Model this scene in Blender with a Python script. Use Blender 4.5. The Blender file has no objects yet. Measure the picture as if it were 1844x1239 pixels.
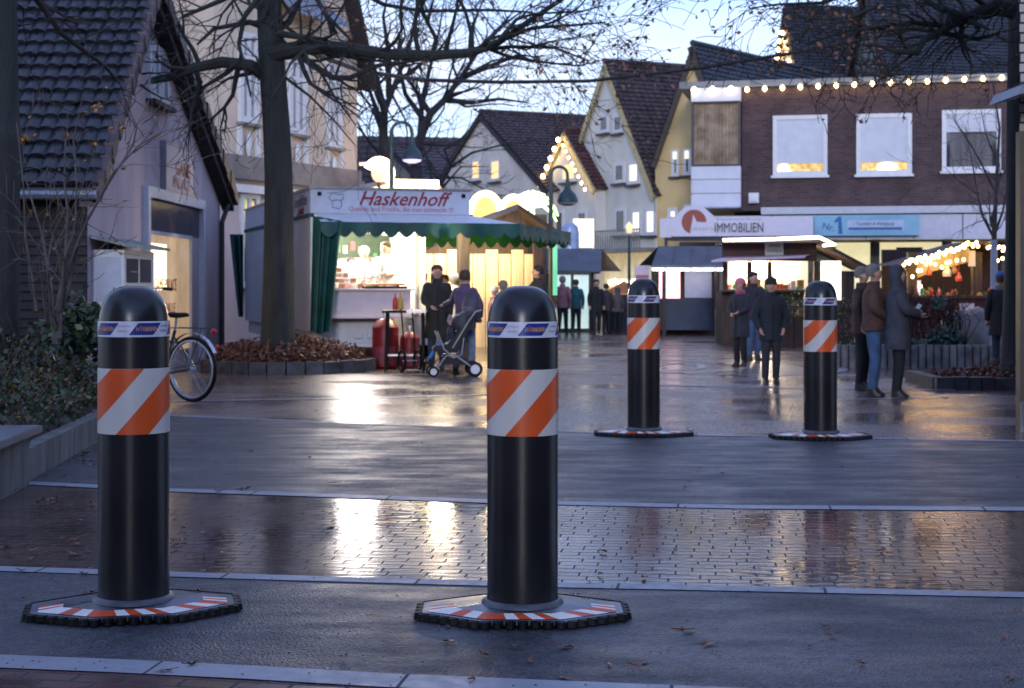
import bpy, bmesh, math, random
from mathutils import Vector, Matrix
R = math.radians
SC = bpy.context.scene
COL = SC.collection
# ---------------------------------------------------------------- camera
HC = 1.5                      # camera height
F, CX, HY = 2800.0, 922.0, 508.0   # focal length and horizon of the 1844 px wide photograph
cam = bpy.data.cameras.new('camera'); co = bpy.data.objects.new('camera', cam); COL.objects.link(co)
co.location = (0, 0, HC); co.rotation_euler = (R(90), 0, 0)
cam.sensor_width = 36; cam.lens = 36*F/1844; cam.shift_y = (HY-619.5)/1844
cam.clip_end = 2000; cam.clip_start = 0.1
cam.dof.use_dof = True; cam.dof.focus_distance = 7.6; cam.dof.aperture_fstop = 5.0; cam.dof.aperture_blades = 0
SC.camera = co
# ---------------------------------------------------------------- sky, sun, exposure
SC.view_settings.view_transform = 'Standard'; SC.view_settings.look = 'None'
SC.view_settings.gamma = 1; SC.view_settings.use_curve_mapping = False
SC.view_settings.exposure = 1.48
SUN_EL, SUN_AZ = 13.0, 183.0
w = bpy.data.worlds.new('World'); SC.world = w; w.use_nodes = True
nt = w.node_tree; N = nt.nodes; L = nt.links
bg = N['Background']; sky = N.new('ShaderNodeTexSky'); sky.sky_type = 'NISHITA'; sky.sun_disc = False
sky.sun_elevation = R(SUN_EL); sky.sun_rotation = R(SUN_AZ); sky.air_density = 1.5; sky.dust_density = 0.6; sky.ozone_density = 3.5
tc = N.new('ShaderNodeTexCoord'); mp = N.new('ShaderNodeMapping'); mp.inputs['Scale'].default_value = (1.2, 1.2, 6)
nz = N.new('ShaderNodeTexNoise'); nz.inputs['Scale'].default_value = 1.6; nz.inputs['Detail'].default_value = 5
cr = N.new('ShaderNodeValToRGB'); cr.color_ramp.elements[0].position = .22; cr.color_ramp.elements[1].position = .60
mx = N.new('ShaderNodeMix'); mx.data_type = 'RGBA'; mx.blend_type = 'MIX'
ml = N.new('ShaderNodeMath'); ml.operation = 'MULTIPLY'; ml.inputs[1].default_value = .96
mx.inputs['B'].default_value = (4.7, 5.2, 6.3, 1)
L.new(tc.outputs['Generated'], mp.inputs['Vector']); L.new(mp.outputs[0], nz.inputs['Vector']); L.new(nz.outputs['Fac'], cr.inputs[0])
L.new(cr.outputs[0], ml.inputs[0]); sz = N.new('ShaderNodeSeparateXYZ'); L.new(tc.outputs['Generated'], sz.inputs[0]); er = N.new('ShaderNodeMapRange')      # cloud bank thins out towards the zenith
er.inputs['From Min'].default_value = .14; er.inputs['From Max'].default_value = .5; er.inputs['To Min'].default_value = 1; er.inputs['To Max'].default_value = .45
L.new(sz.outputs['Z'], er.inputs['Value']); m2 = N.new('ShaderNodeMath'); m2.operation = 'MULTIPLY'; L.new(ml.outputs[0], m2.inputs[0]); L.new(er.outputs[0], m2.inputs[1]); L.new(m2.outputs[0], mx.inputs['Factor'])
wb = N.new('ShaderNodeMix'); wb.data_type = 'RGBA'; wb.blend_type = 'MULTIPLY'; wb.inputs['Factor'].default_value = 1
wb.inputs['B'].default_value = (.43, .74, 1.66, 1)      # cool white balance of the photograph
L.new(sky.outputs[0], wb.inputs['A']); L.new(wb.outputs['Result'], mx.inputs['A']); L.new(mx.outputs['Result'], bg.inputs[0]); bg.inputs[1].default_value = 0.085
sun = bpy.data.lights.new('sun', 'SUN'); sun.energy = 0.40; sun.angle = R(9); sun.color = (.98, .93, .92)
so = bpy.data.objects.new('sun', sun); COL.objects.link(so); so.rotation_euler = (R(90-SUN_EL), 0, R(SUN_AZ-180)*-1)
cy = SC.cycles; cy.use_denoising = True; cy.max_bounces = 6; cy.diffuse_bounces = 2; cy.glossy_bounces = 3
cy.transmission_bounces = 3; cy.transparent_max_bounces = 6; cy.sample_clamp_indirect = 4; cy.caustics_reflective = False
cy.caustics_refractive = False
try: cy.use_light_tree = True
except Exception: pass
# ---------------------------------------------------------------- pixel to world
def gY(py): return F*HC/(py-HY)
def gx(px, Y): return (px-CX)*Y/F
def gz(py, Y): return HC-(py-HY)*Y/F
def GP(px, py, z=0.0):
    Y = F*(HC-z)/(py-HY); return Vector((gx(px, Y), Y, z))
def PP(px, py, Y): return Vector((gx(px, Y), Y, gz(py, Y)))
# ---------------------------------------------------------------- mesh builder
class MB:
    def __init__(s): s.v = []; s.f = []
    def add(s, vs, fs, M=None):
        n = len(s.v)
        for p in vs: s.v.append(tuple(M @ Vector(p)) if M is not None else tuple(p))
        for f in fs: s.f.append(tuple(i+n for i in f))
        return s
    def box(s, x0, x1, y0, y1, z0, z1, M=None):
        return s.add([(x0,y0,z0),(x1,y0,z0),(x1,y1,z0),(x0,y1,z0),(x0,y0,z1),(x1,y0,z1),(x1,y1,z1),(x0,y1,z1)],
              [(0,3,2,1),(4,5,6,7),(0,1,5,4),(1,2,6,5),(2,3,7,6),(3,0,4,7)], M)
    def quad(s, a, b, c, d): return s.add([a,b,c,d], [(0,1,2,3)])
    def prism(s, pts, a, b, axis='z', M=None):
        n = len(pts)
        def mk(p, t):
            if axis == 'z': return (p[0], p[1], t)
            if axis == 'y': return (p[0], t, p[1])
            return (t, p[0], p[1])
        vs = [mk(p, a) for p in pts]+[mk(p, b) for p in pts]
        fs = [tuple(range(n-1, -1, -1)), tuple(range(n, 2*n))]+[(i, (i+1) % n, n+(i+1) % n, n+i) for i in range(n)]
        return s.add(vs, fs, M)
    def tube(s, pts, rad, n=8, cap=True):
        pts = [Vector(p) for p in pts]; k = len(pts)
        if not hasattr(rad, '__len__'): rad = [rad]*k
        vs = []; up = Vector((0,0,1)); pu = None
        for i, p in enumerate(pts):
            t = (pts[min(i+1,k-1)]-pts[max(i-1,0)])
            t = t.normalized() if t.length > 1e-9 else Vector((0,0,1))
            if pu is None:
                a = Vector((1,0,0)) if abs(t.x) < .8 else Vector((0,1,0)); a = (a-t*a.dot(t)).normalized()
            else:
                a = pu-t*pu.dot(t); a = a.normalized() if a.length > 1e-6 else Vector((1,0,0))
            pu = a; b = t.cross(a)
            for j in range(n):
                q = 2*math.pi*j/n; vs.append(p+(a*math.cos(q)+b*math.sin(q))*rad[i])
        fs = [(i*n+j, i*n+(j+1) % n, (i+1)*n+(j+1) % n, (i+1)*n+j) for i in range(k-1) for j in range(n)]
        if cap: fs += [tuple(range(n-1,-1,-1)), tuple(range((k-1)*n, k*n))]
        return s.add(vs, fs)
    def loft(s, rings, n=14, cap=True, M=None):     # rings: (cx, cy, cz, rx, ry)
        vs = []; k = len(rings)
        for (x,y,z,rx,ry) in rings:
            for j in range(n):
                q = 2*math.pi*j/n; vs.append((x+rx*math.cos(q), y+ry*math.sin(q), z))
        fs = [(i*n+j, i*n+(j+1) % n, (i+1)*n+(j+1) % n, (i+1)*n+j) for i in range(k-1) for j in range(n)]
        if cap: fs += [tuple(range(n-1,-1,-1)), tuple(range((k-1)*n, k*n))]
        return s.add(vs, fs, M)
    def lathe(s, prof, n=24, c=(0,0,0), M=None):
        return s.loft([(c[0],c[1],c[2]+z,r,r) for r, z in prof], n, True, M)
    def ball(s, c, r, n=8, M=None):
        if not hasattr(r, '__len__'): r = (r,r,r)
        k = max(4, n//2+1)
        return s.loft([(c[0],c[1],c[2]-r[2]*math.cos(math.pi*(i+.02)/(k-.96)), max(1e-4,r[0]*math.sin(math.pi*(i+.02)/(k-.96))), max(1e-4,r[1]*math.sin(math.pi*(i+.02)/(k-.96)))) for i in range(k)], n, True, M)
    def build(s, name, m, parent=None, smooth=False, bevel=0, loc=None, sharp=35):
        me = bpy.data.meshes.new(name); me.from_pydata(s.v, [], s.f); me.update()
        if smooth or bevel:
            bm = bmesh.new(); bm.from_mesh(me)
            if bevel:
                bmesh.ops.bevel(bm, geom=[e for e in bm.edges if e.is_manifold and e.calc_face_angle(0) > .5], offset=bevel, segments=2, affect='EDGES', clamp_overlap=True)
            bmesh.ops.recalc_face_normals(bm, faces=bm.faces[:])
            if smooth:
                for f in bm.faces: f.smooth = True
                for e in bm.edges:
                    if e.is_manifold and e.calc_face_angle(0) > R(sharp): e.smooth = False
            bm.to_mesh(me); bm.free()
        if m is not None: me.materials.append(m)
        o = bpy.data.objects.new(name, me); COL.objects.link(o)
        if parent is not None: o.parent = parent
        if loc is not None: o.location = loc
        return o
def tag(o, label=None, cat=None, group=None, kind=None):
    if label: o['label'] = label
    if cat: o['category'] = cat
    if group: o['group'] = group
    if kind: o['kind'] = kind
    return o
def thing(name, label, cat, loc=(0,0,0), rz=0, group=None):
    o = bpy.data.objects.new(name, None); COL.objects.link(o); o.empty_display_size = .2
    o.location = loc; o.rotation_euler = (0,0,rz); return tag(o, label, cat, group)
def copy_tree(o, parent=None):
    c = o.copy(); COL.objects.link(c); c.parent = parent
    for ch in [x for x in o.children]: copy_tree(ch, c)
    return c
# ---------------------------------------------------------------- materials
MC = {}
def pm(name, col=(.5,.5,.5), rough=.7, noise=.12, scale=6, bump=0, bscale=None, metal=0, emit=0, ecol=None, spec=.5, trans=0, detail=4, col2=None, stretch=None, alpha=1, rnoise=0):
    if name in MC: return MC[name]
    m = bpy.data.materials.new(name); m.use_nodes = True; MC[name] = m
    nt = m.node_tree; N = nt.nodes; L = nt.links; b = N['Principled BSDF']
    b.inputs['Roughness'].default_value = rough; b.inputs['Metallic'].default_value = metal
    b.inputs['Specular IOR Level'].default_value = spec; b.inputs['Transmission Weight'].default_value = trans
    b.inputs['Alpha'].default_value = alpha
    tc = N.new('ShaderNodeTexCoord'); src = tc.outputs['Object']
    if stretch:
        mp = N.new('ShaderNodeMapping'); mp.inputs['Scale'].default_value = stretch; L.new(src, mp.inputs['Vector']); src = mp.outputs[0]
    nz = N.new('ShaderNodeTexNoise'); nz.inputs['Scale'].default_value = scale; nz.inputs['Detail'].default_value = detail; L.new(src, nz.inputs['Vector'])
    mx = N.new('ShaderNodeMix'); mx.data_type = 'RGBA'
    c2 = col2 if col2 else tuple(min(1, c*(1+noise*1.6)) for c in col)
    c1 = col if col2 else tuple(c*(1-noise*1.6) for c in col)
    mx.inputs['A'].default_value = (*c1,1); mx.inputs['B'].default_value = (*c2,1)
    cr = N.new('ShaderNodeMapRange'); cr.inputs['From Min'].default_value = .3; cr.inputs['From Max'].default_value = .7
    L.new(nz.outputs['Fac'], cr.inputs['Value']); L.new(cr.outputs[0], mx.inputs['Factor'])
    L.new(mx.outputs['Result'], b.inputs['Base Color'])
    if rnoise:
        mr = N.new('ShaderNodeMapRange'); mr.inputs['From Min'].default_value = .3; mr.inputs['From Max'].default_value = .7
        mr.inputs['To Min'].default_value = max(.02, rough-rnoise); mr.inputs['To Max'].default_value = min(1, rough+rnoise)
        L.new(nz.outputs['Fac'], mr.inputs['Value']); L.new(mr.outputs[0], b.inputs['Roughness'])
    if bump:
        n2 = N.new('ShaderNodeTexNoise'); n2.inputs['Scale'].default_value = bscale or scale*5; n2.inputs['Detail'].default_value = 6; L.new(src, n2.inputs['Vector'])
        bp = N.new('ShaderNodeBump'); bp.inputs['Strength'].default_value = bump; bp.inputs['Distance'].default_value = .02
        L.new(n2.outputs['Fac'], bp.inputs['Height']); L.new(bp.outputs[0], b.inputs['Normal'])
    if emit:
        b.inputs['Emission Color'].default_value = (*(ecol or col),1); b.inputs['Emission Strength'].default_value = emit
    return m
def math_node(nt, op, a, b=None):
    n = nt.nodes.new('ShaderNodeMath'); n.operation = op
    for i, x in enumerate((a, b)):
        if x is None: continue
        if isinstance(x, (int, float)): n.inputs[i].default_value = x
        else: nt.links.new(x, n.inputs[i])
    return n.outputs[0]
def brickmat(name, c1, c2, mortar, bw=.24, bh=.075, ms=.01, rough=.85, wall=True, rot=0, wet=None, bump=.6, off=.5, cvar=.5, mrough=.85, bdist=.006):
    """brick courses; wall: x,z plane of the object; otherwise ground plane. wet=(rmin,rmax,scale)"""
    if name in MC: return MC[name]
    m = bpy.data.materials.new(name); m.use_nodes = True; MC[name] = m
    nt = m.node_tree; N = nt.nodes; L = nt.links; b = N['Principled BSDF']
    tc = N.new('ShaderNodeTexCoord'); sp = N.new('ShaderNodeSeparateXYZ'); cb = N.new('ShaderNodeCombineXYZ')
    L.new(tc.outputs['Object'], sp.inputs[0])
    if wall:
        L.new(math_node(nt, 'ADD', sp.outputs['X'], sp.outputs['Y']), cb.inputs['X']); L.new(sp.outputs['Z'], cb.inputs['Y'])
    else:
        L.new(sp.outputs['X'], cb.inputs['X']); L.new(sp.outputs['Y'], cb.inputs['Y'])
    mp = N.new('ShaderNodeMapping'); mp.inputs['Rotation'].default_value = (0,0,rot); L.new(cb.outputs[0], mp.inputs['Vector'])
    vec = mp.outputs[0]
    if not wall:      # uneven courses: every row shifted by its own amount, lines slightly wavering
        s2 = N.new('ShaderNodeSeparateXYZ'); L.new(vec, s2.inputs[0]); wn = N.new('ShaderNodeTexWhiteNoise'); wn.noise_dimensions = '1D'
        L.new(math_node(nt, 'FLOOR', math_node(nt, 'DIVIDE', s2.outputs['Y'], bh)), wn.inputs['W'])
        nd = N.new('ShaderNodeTexNoise'); nd.inputs['Scale'].default_value = 2.2; nd.inputs['Detail'].default_value = 2; L.new(vec, nd.inputs['Vector'])
        c2_ = N.new('ShaderNodeCombineXYZ'); L.new(math_node(nt, 'ADD', s2.outputs['X'], math_node(nt, 'MULTIPLY', wn.outputs['Value'], bw*.42)), c2_.inputs['X'])
        L.new(math_node(nt, 'ADD', s2.outputs['Y'], math_node(nt, 'MULTIPLY', nd.outputs['Fac'], .02 if bw < .5 else 0)), c2_.inputs['Y']); vec = c2_.outputs[0]
    bk = N.new('ShaderNodeTexBrick'); L.new(vec, bk.inputs['Vector'])
    bk.inputs['Scale'].default_value = 1; bk.inputs['Brick Width'].default_value = bw; bk.inputs['Row Height'].default_value = bh
    bk.inputs['Mortar Size'].default_value = ms; bk.inputs['Mortar Smooth'].default_value = .2; bk.offset = off
    bk.inputs['Color1'].default_value = (*c1,1); bk.inputs['Color2'].default_value = (*c2,1); bk.inputs['Mortar'].default_value = (*mortar,1)
    nz = N.new('ShaderNodeTexNoise'); nz.inputs['Scale'].default_value = 1.3; nz.inputs['Detail'].default_value = 6; L.new(tc.outputs['Object'], nz.inputs['Vector'])
    mr = N.new('ShaderNodeMapRange'); mr.inputs['From Min'].default_value = .3; mr.inputs['From Max'].default_value = .7
    mr.inputs['To Min'].default_value = 1-cvar; mr.inputs['To Max'].default_value = 1+cvar*.6
    L.new(nz.outputs['Fac'], mr.inputs['Value'])
    mx = N.new('ShaderNodeMix'); mx.data_type = 'RGBA'; mx.blend_type = 'MULTIPLY'; mx.inputs['Factor'].default_value = 1
    L.new(bk.outputs['Color'], mx.inputs['A']); cc = N.new('ShaderNodeCombineColor')
    for k in range(3): L.new(mr.outputs[0], cc.inputs[k])
    L.new(cc.outputs[0], mx.inputs['B']); L.new(mx.outputs['Result'], b.inputs['Base Color'])
    bp = N.new('ShaderNodeBump'); bp.inputs['Strength'].default_value = bump; bp.inputs['Distance'].default_value = bdist; bp.invert = True
    hgt = bk.outputs['Fac']
    if wet:
        b.inputs['Specular IOR Level'].default_value = .85
        n2 = N.new('ShaderNodeTexNoise'); n2.inputs['Scale'].default_value = wet[2]; n2.inputs['Detail'].default_value = 5; L.new(tc.outputs['Object'], n2.inputs['Vector'])
        r2 = N.new('ShaderNodeMapRange'); r2.inputs['From Min'].default_value = .35; r2.inputs['From Max'].default_value = .65
        r2.inputs['To Min'].default_value = wet[0]; r2.inputs['To Max'].default_value = wet[1]; L.new(n2.outputs['Fac'], r2.inputs['Value'])
        # per-brick variation
        sx = N.new('ShaderNodeSeparateColor'); L.new(bk.outputs['Color'], sx.inputs[0])
        rr = N.new('ShaderNodeMix'); rr.data_type = 'FLOAT'; L.new(bk.outputs['Fac'], rr.inputs['Factor']); L.new(r2.outputs[0], rr.inputs['A']); rr.inputs['B'].default_value = mrough
        L.new(rr.outputs['Result'], b.inputs['Roughness'])
        n3 = N.new('ShaderNodeTexNoise'); n3.inputs['Scale'].default_value = 9; n3.inputs['Detail'].default_value = 3
        mp3 = N.new('ShaderNodeMapping'); mp3.inputs['Scale'].default_value = (.5,1.4,1); L.new(tc.outputs['Object'], mp3.inputs['Vector']); L.new(mp3.outputs[0], n3.inputs['Vector'])
        # brick-to-brick level differences
        lv = math_node(nt, 'MULTIPLY', sx.outputs[0], -1.5)
        hgt = math_node(nt, 'ADD', hgt, math_node(nt, 'ADD', math_node(nt, 'MULTIPLY', n3.outputs['Fac'], .55), lv))
    else: b.inputs['Roughness'].default_value = rough
    L.new(hgt, bp.inputs['Height']); L.new(bp.outputs[0], b.inputs['Normal'])
    return m
# ---------------------------------------------------------------- text as mesh
def text_mesh(s, size, shear=0, bold=0, align='CENTER', depth=.004, res=2, space=1):
    c = bpy.data.curves.new('t', 'FONT'); c.body = s; c.size = size; c.shear = shear; c.align_x = align; c.align_y = 'CENTER'
    c.extrude = depth/2; c.offset = bold; c.resolution_u = res; c.space_character = space
    o = bpy.data.objects.new('t', c); COL.objects.link(o)
    dg = bpy.context.evaluated_depsgraph_get(); me = bpy.data.meshes.new_from_object(o.evaluated_get(dg))
    bpy.data.objects.remove(o); bpy.data.curves.remove(c); return me
def text(s, size, m, parent, x, y, z, name='lettering', shear=0, bold=0, align='CENTER', rz=0, sx=1, width=None, tilt=0):
    """lettering standing in the local x,z plane, facing -y"""
    me = text_mesh(s, size, shear, bold, align)
    if width:
        xs = [v.co.x for v in me.vertices]; sx = width/max(1e-6, max(xs)-min(xs))
    M = Matrix.Translation((x,y,z)) @ Matrix.Rotation(rz,4,'Z') @ Matrix.Rotation(R(90),4,'X') @ Matrix.Rotation(tilt,4,'Z') @ Matrix.Diagonal((sx,1,1,1))
    me.transform(M); me.name = name; me.materials.clear(); me.materials.append(m)
    o = bpy.data.objects.new(name, me); COL.objects.link(o); o.parent = parent; return o
# ---------------------------------------------------------------- wall frames
class Wall:
    """vertical plane through a point seen at px at depth Y; ang = direction of local x (left to right)"""
    def __init__(s, px, Y, ang=None, px2=None, Y2=None):
        s.A = Vector((gx(px, Y), Y, 0))
        if ang is None:
            B = Vector((gx(px2, Y2), Y2, 0)); d = B-s.A; ang = math.atan2(d.y, d.x)
        s.ang = ang; s.d = Vector((math.cos(ang), math.sin(ang), 0))
    def u(s, px):
        a = (px-CX)/F; return (a*s.A.y-s.A.x)/(s.d.x-a*s.d.y)
    def uz(s, px, py):
        u = s.u(px); Y = s.A.y+u*s.d.y; return u, gz(py, Y)
    def rect(s, x0, y0, x1, y1):
        """pixel rectangle (top left, bottom right) to local x0,x1,z0,z1"""
        u0, z1 = s.uz(x0, y0); u1, z0 = s.uz(x1, y1)
        xm = (x0+x1)/2; z1 = s.uz(xm, y0)[1]; z0 = s.uz(xm, y1)[1]
        return u0, u1, z0, z1
# ================================================================ the setting: ground sheets
M_plaza = brickmat('wet_plaza_paving', (.085,.050,.046), (.15,.092,.084), (.02,.018,.018), .2, .1, .006, wall=False, rot=R(9), wet=(.12,.40,.55), bdist=.011, bump=.75, cvar=.4, mrough=.6)
M_brick = brickmat('wet_brick_paving', (.060,.034,.032), (.105,.060,.055), (.006,.006,.008), .205, .1, .005, wall=False, rot=R(7), wet=(.07,.24,.8), bump=.8, cvar=.45, mrough=.8)
M_nearbrick = brickmat('red_brick_paving', (.06,.02,.02), (.10,.032,.03), (.01,.01,.012), .21, .105, .008, wall=False, rot=R(10), wet=(.22,.45,2.5), bump=.8, cvar=.45)
M_kerb = brickmat('pale_granite_kerb', (.19,.21,.25), (.25,.27,.32), (.03,.03,.035), 1.0, .6, .008, wall=False, rot=R(8), wet=(.4,.62,14), bump=.5, cvar=.25)
def asphalt():
    m = bpy.data.materials.new('damp_asphalt'); m.use_nodes = True; nt = m.node_tree; N = nt.nodes; L = nt.links; b = N['Principled BSDF']
    tc = N.new('ShaderNodeTexCoord')
    v = N.new('ShaderNodeTexVoronoi'); v.inputs['Scale'].default_value = 70; L.new(tc.outputs['Object'], v.inputs['Vector'])
    n1 = N.new('ShaderNodeTexNoise'); n1.inputs['Scale'].default_value = .9; n1.inputs['Detail'].default_value = 7; n1.inputs['Roughness'].default_value = .65; L.new(tc.outputs['Object'], n1.inputs['Vector'])
    n2 = N.new('ShaderNodeTexNoise'); n2.inputs['Scale'].default_value = 130; n2.inputs['Detail'].default_value = 3; L.new(tc.outputs['Object'], n2.inputs['Vector'])
    # long, narrow damp marks across the carriageway
    mp = N.new('ShaderNodeMapping'); mp.inputs['Scale'].default_value = (.8,2.2,1); mp.inputs['Rotation'].default_value = (0,0,R(8)); L.new(tc.outputs['Object'], mp.inputs['Vector'])
    n4 = N.new('ShaderNodeTexNoise'); n4.inputs['Scale'].default_value = 2; n4.inputs['Detail'].default_value = 5; L.new(mp.outputs[0], n4.inputs['Vector'])
    cr = N.new('ShaderNodeValToRGB'); e = cr.color_ramp.elements; e[0].position = .3; e[0].color = (.014,.016,.022,1); e[1].position = .72; e[1].color = (.042,.046,.060,1)
    L.new(n1.outputs['Fac'], cr.inputs[0])
    sp = N.new('ShaderNodeValToRGB'); sp.color_ramp.elements[0].position = .66; sp.color_ramp.elements[1].position = .74; L.new(n2.outputs['Fac'], sp.inputs[0])
    mx = N.new('ShaderNodeMix'); mx.data_type = 'RGBA'; L.new(cr.outputs[0], mx.inputs['A']); mx.inputs['B'].default_value = (.17,.18,.21,1)  # pale specks in the colour stand in for glints on the surface
    L.new(math_node(nt, 'MULTIPLY', sp.outputs[0], .75), mx.inputs['Factor'])
    vg = N.new('ShaderNodeTexVoronoi'); vg.inputs['Scale'].default_value = 48; L.new(tc.outputs['Object'], vg.inputs['Vector'])
    sg2 = N.new('ShaderNodeSeparateColor'); L.new(vg.outputs['Color'], sg2.inputs[0]); gm_ = N.new('ShaderNodeMix'); gm_.data_type = 'RGBA'; gm_.blend_type = 'MULTIPLY'; gm_.inputs['Factor'].default_value = 1
    cg = N.new('ShaderNodeCombineColor'); fac_ = math_node(nt, 'ADD', math_node(nt, 'MULTIPLY', sg2.outputs[0], 1.5), .35)
    for k_ in range(3): L.new(fac_, cg.inputs[k_])
    L.new(mx.outputs['Result'], gm_.inputs['A']); L.new(cg.outputs[0], gm_.inputs['B']); L.new(gm_.outputs['Result'], b.inputs['Base Color'])
    mr = N.new('ShaderNodeMapRange'); mr.inputs['From Min'].default_value = .62; mr.inputs['From Max'].default_value = .4; mr.inputs['To Min'].default_value = .30; mr.inputs['To Max'].default_value = .60
    L.new(math_node(nt, 'MULTIPLY', math_node(nt, 'ADD', n1.outputs['Fac'], n4.outputs['Fac']), .5), mr.inputs['Value']); L.new(mr.outputs[0], b.inputs['Roughness'])
    bp = N.new('ShaderNodeBump'); bp.inputs['Strength'].default_value = 1.0; bp.inputs['Distance'].default_value = .004
    L.new(math_node(nt, 'ADD', v.outputs['Distance'], math_node(nt, 'MULTIPLY', n2.outputs['Fac'], .8)), bp.inputs['Height']); L.new(bp.outputs[0], b.inputs['Normal'])
    return m
M_asph = asphalt()
g = MB(); g.quad((-400,-60,0),(400,-60,0),(400,900,0),(-400,900,0))
tag(g.build('ground', M_plaza), kind='structure')
def gl(pts):     # line of photograph pixels on the ground, extended to both sides
    P = [GP(*p) for p in pts]
    a = P[0]+(P[0]-P[1]).normalized()*14; b = P[-1]+(P[-1]-P[-2]).normalized()*14
    return [a]+P+[b]
l_far = gl([(60,738),(310,750),(600,763),(900,773),(1100,782),(1844,796)])
l_up = gl([(0,866),(310,881),(900,902),(1300,911),(1844,915)])
l_low = gl([(0,1022),(500,1038),(900,1049),(1300,1057),(1844,1069)])
l_near = gl([(0,1182),(350,1196),(700,1216),(1000,1229),(1200,1237)])
def samp(l, n=40):   # y of polyline at regular x
    def y(x):
        for a, b in zip(l, l[1:]):
            if a.x <= x <= b.x: return a.y+(b.y-a.y)*(x-a.x)/(b.x-a.x)
        return l[0].y if x < l[0].x else l[-1].y
    return y
def strip(name, m, fa, fb, z, x0=-15, x1=15, n=60, kind='structure'):
    mb = MB()
    for i in range(n):
        a = x0+(x1-x0)*i/n; b = x0+(x1-x0)*(i+1)/n
        mb.quad((a,fa(a),z),(b,fa(b),z),(b,fb(b),z),(a,fb(a),z))
    return tag(mb.build(name, m), kind=kind)
yf, yu, yl, yn = samp(l_far), samp(l_up), samp(l_low), samp(l_near)
lo = lambda f, d: (lambda x: f(x)-d)
strip('upper_road', M_asph, yu, lo(yf,.0), .004)
strip('brick_band', M_brick, yl, yu, .004)
strip('lower_road', M_asph, yn, yl, .004)
strip('near_paving', M_nearbrick, lambda x: -8, yn, .004)
strip('kerb_strip', M_kerb, lo(yf,.02), lambda x: yf(x)+.10, .008)
strip('kerb_strip', M_kerb, lo(yu,.17), yu, .008)
strip('kerb_strip', M_kerb, lo(yl,.13), yl, .008)
strip('kerb_strip', M_kerb, lo(yn,.20), yn, .008)
M_line = pm('pale_paving_line', (.26,.27,.32), .35, .2, 9, rnoise=.15)
def gline(pts, wd, z=.006):
    mb = MB(); P = [GP(*p) for p in pts]
    for a, b in zip(P, P[1:]):
        t = (b-a).normalized(); n = Vector((-t.y,t.x,0))*wd/2
        mb.quad(a-n+Vector((0,0,z)), b-n+Vector((0,0,z)), b+n+Vector((0,0,z)), a+n+Vector((0,0,z)))
    return tag(mb.build('paving_line', M_line), kind='structure')
gline([(170,727),(320,723),(500,720),(700,716),(880,711)], .14)
gline([(1290,699),(1400,699),(1640,702),(1720,703)], .16)
gline([(1180,694),(1400,697)], .22, .007)
gline([(1010,648),(1180,640),(1500,640),(1700,645)], .25, .005)
gline([(1520,720),(1700,716),(1844,714)], .12)
for c, r in (((1120,660),2.1),((1120,660),1.35),((1330,664),1.7)):     # rings laid in the paving
    p = GP(*c); mb = MB(); n = 48
    for i in range(n):
        q0, q1 = 2*math.pi*i/n, 2*math.pi*(i+1)/n
        mb.quad(*[(p.x+rr*math.cos(q), p.y+rr*math.sin(q), .0065) for q, rr in ((q0,r),(q1,r),(q1,r+.16),(q0,r+.16))])
    tag(mb.build('paving_ring', M_line), kind='structure')
# ================================================================ bollards
M_post = pm('anthracite_coated_steel', (.013,.0135,.017), .27, .2, 3, bump=.04, bscale=220, metal=.2, spec=.55)
M_white = pm('white_reflective_foil', (.55,.54,.52), .38, .04, 3, spec=.5)
M_orange = pm('orange_reflective_foil', (.62,.085,.015), .38, .05, 3)
M_tape = pm('glossy_white_tape', (.62,.64,.74), .22, .07, 20, bump=.03)
M_tblue = pm('blue_tape_print', (.022,.04,.22), .25, .1, 30)
M_tgold = pm('gold_tape_lettering', (.55,.28,.10), .35, .1, 30)
M_tgrey = pm('grey_tape_lettering', (.38,.40,.52), .35, .1, 30)
M_platetop = pm('grey_steel_plate', (.10,.115,.145), .32, .3, 5, bump=.06, bscale=60, metal=.3, rnoise=.14)
M_rubber = pm('black_rubber', (.006,.006,.007), .5, .2, 8, bump=.15, spec=.15)
M_seal = pm('grey_sealant', (.055,.065,.085), .4, .2, 12, bump=.2)
M_pw = pm('white_plate_marking', (.74,.73,.70), .5, .06, 20, bump=.02)
M_po = pm('orange_plate_marking', (.58,.07,.008), .5, .12, 20)
BR = .159; BTOP = 1.475; BBOT = .062
def cyl_patch(mb, R0, poly, dz=.02):
    """polygon in (s,z) bent round the cylinder; s = arc length from the front (-y)"""
    # slice in s into columns
    s0 = min(p[0] for p in poly); s1 = max(p[0] for p in poly); n = max(1, int((s1-s0)/.008))
    def span(s):
        zs = []
        k = len(poly)
        for i in range(k):
            (a,za),(b,zb) = poly[i], poly[(i+1) % k]
            if abs(a-b) < 1e-9:
                if abs(s-a) < 1e-7: zs += [za,zb]
            elif min(a,b)-1e-9 <= s <= max(a,b)+1e-9: zs.append(za+(zb-za)*(s-a)/(b-a))
        return (min(zs), max(zs)) if zs else (0,0)
    pr = None
    for i in range(n+1):
        s = s0+(s1-s0)*i/n; lo_, hi = span(min(max(s,s0+1e-7),s1-1e-7)); q = s/R0
        a = (R0*math.sin(q), -R0*math.cos(q), lo_); b = (R0*math.sin(q), -R0*math.cos(q), hi)
        if pr: mb.quad(pr[0], a, b, pr[1])
        pr = (a,b)
def clip_z(poly, z0, z1):
    for zc, keep in ((z0, 1), (z1, -1)):
        out = []
        for i in range(len(poly)):
            a, b = poly[i], poly[(i+1) % len(poly)]
            ia, ib = (a[1]-zc)*keep >= 0, (b[1]-zc)*keep >= 0
            if ia: out.append(a)
            if ia != ib:
                t = (zc-a[1])/(b[1]-a[1]); out.append((a[0]+(b[0]-a[0])*t, zc))
        poly = out
        if not poly: return []
    return poly
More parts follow.
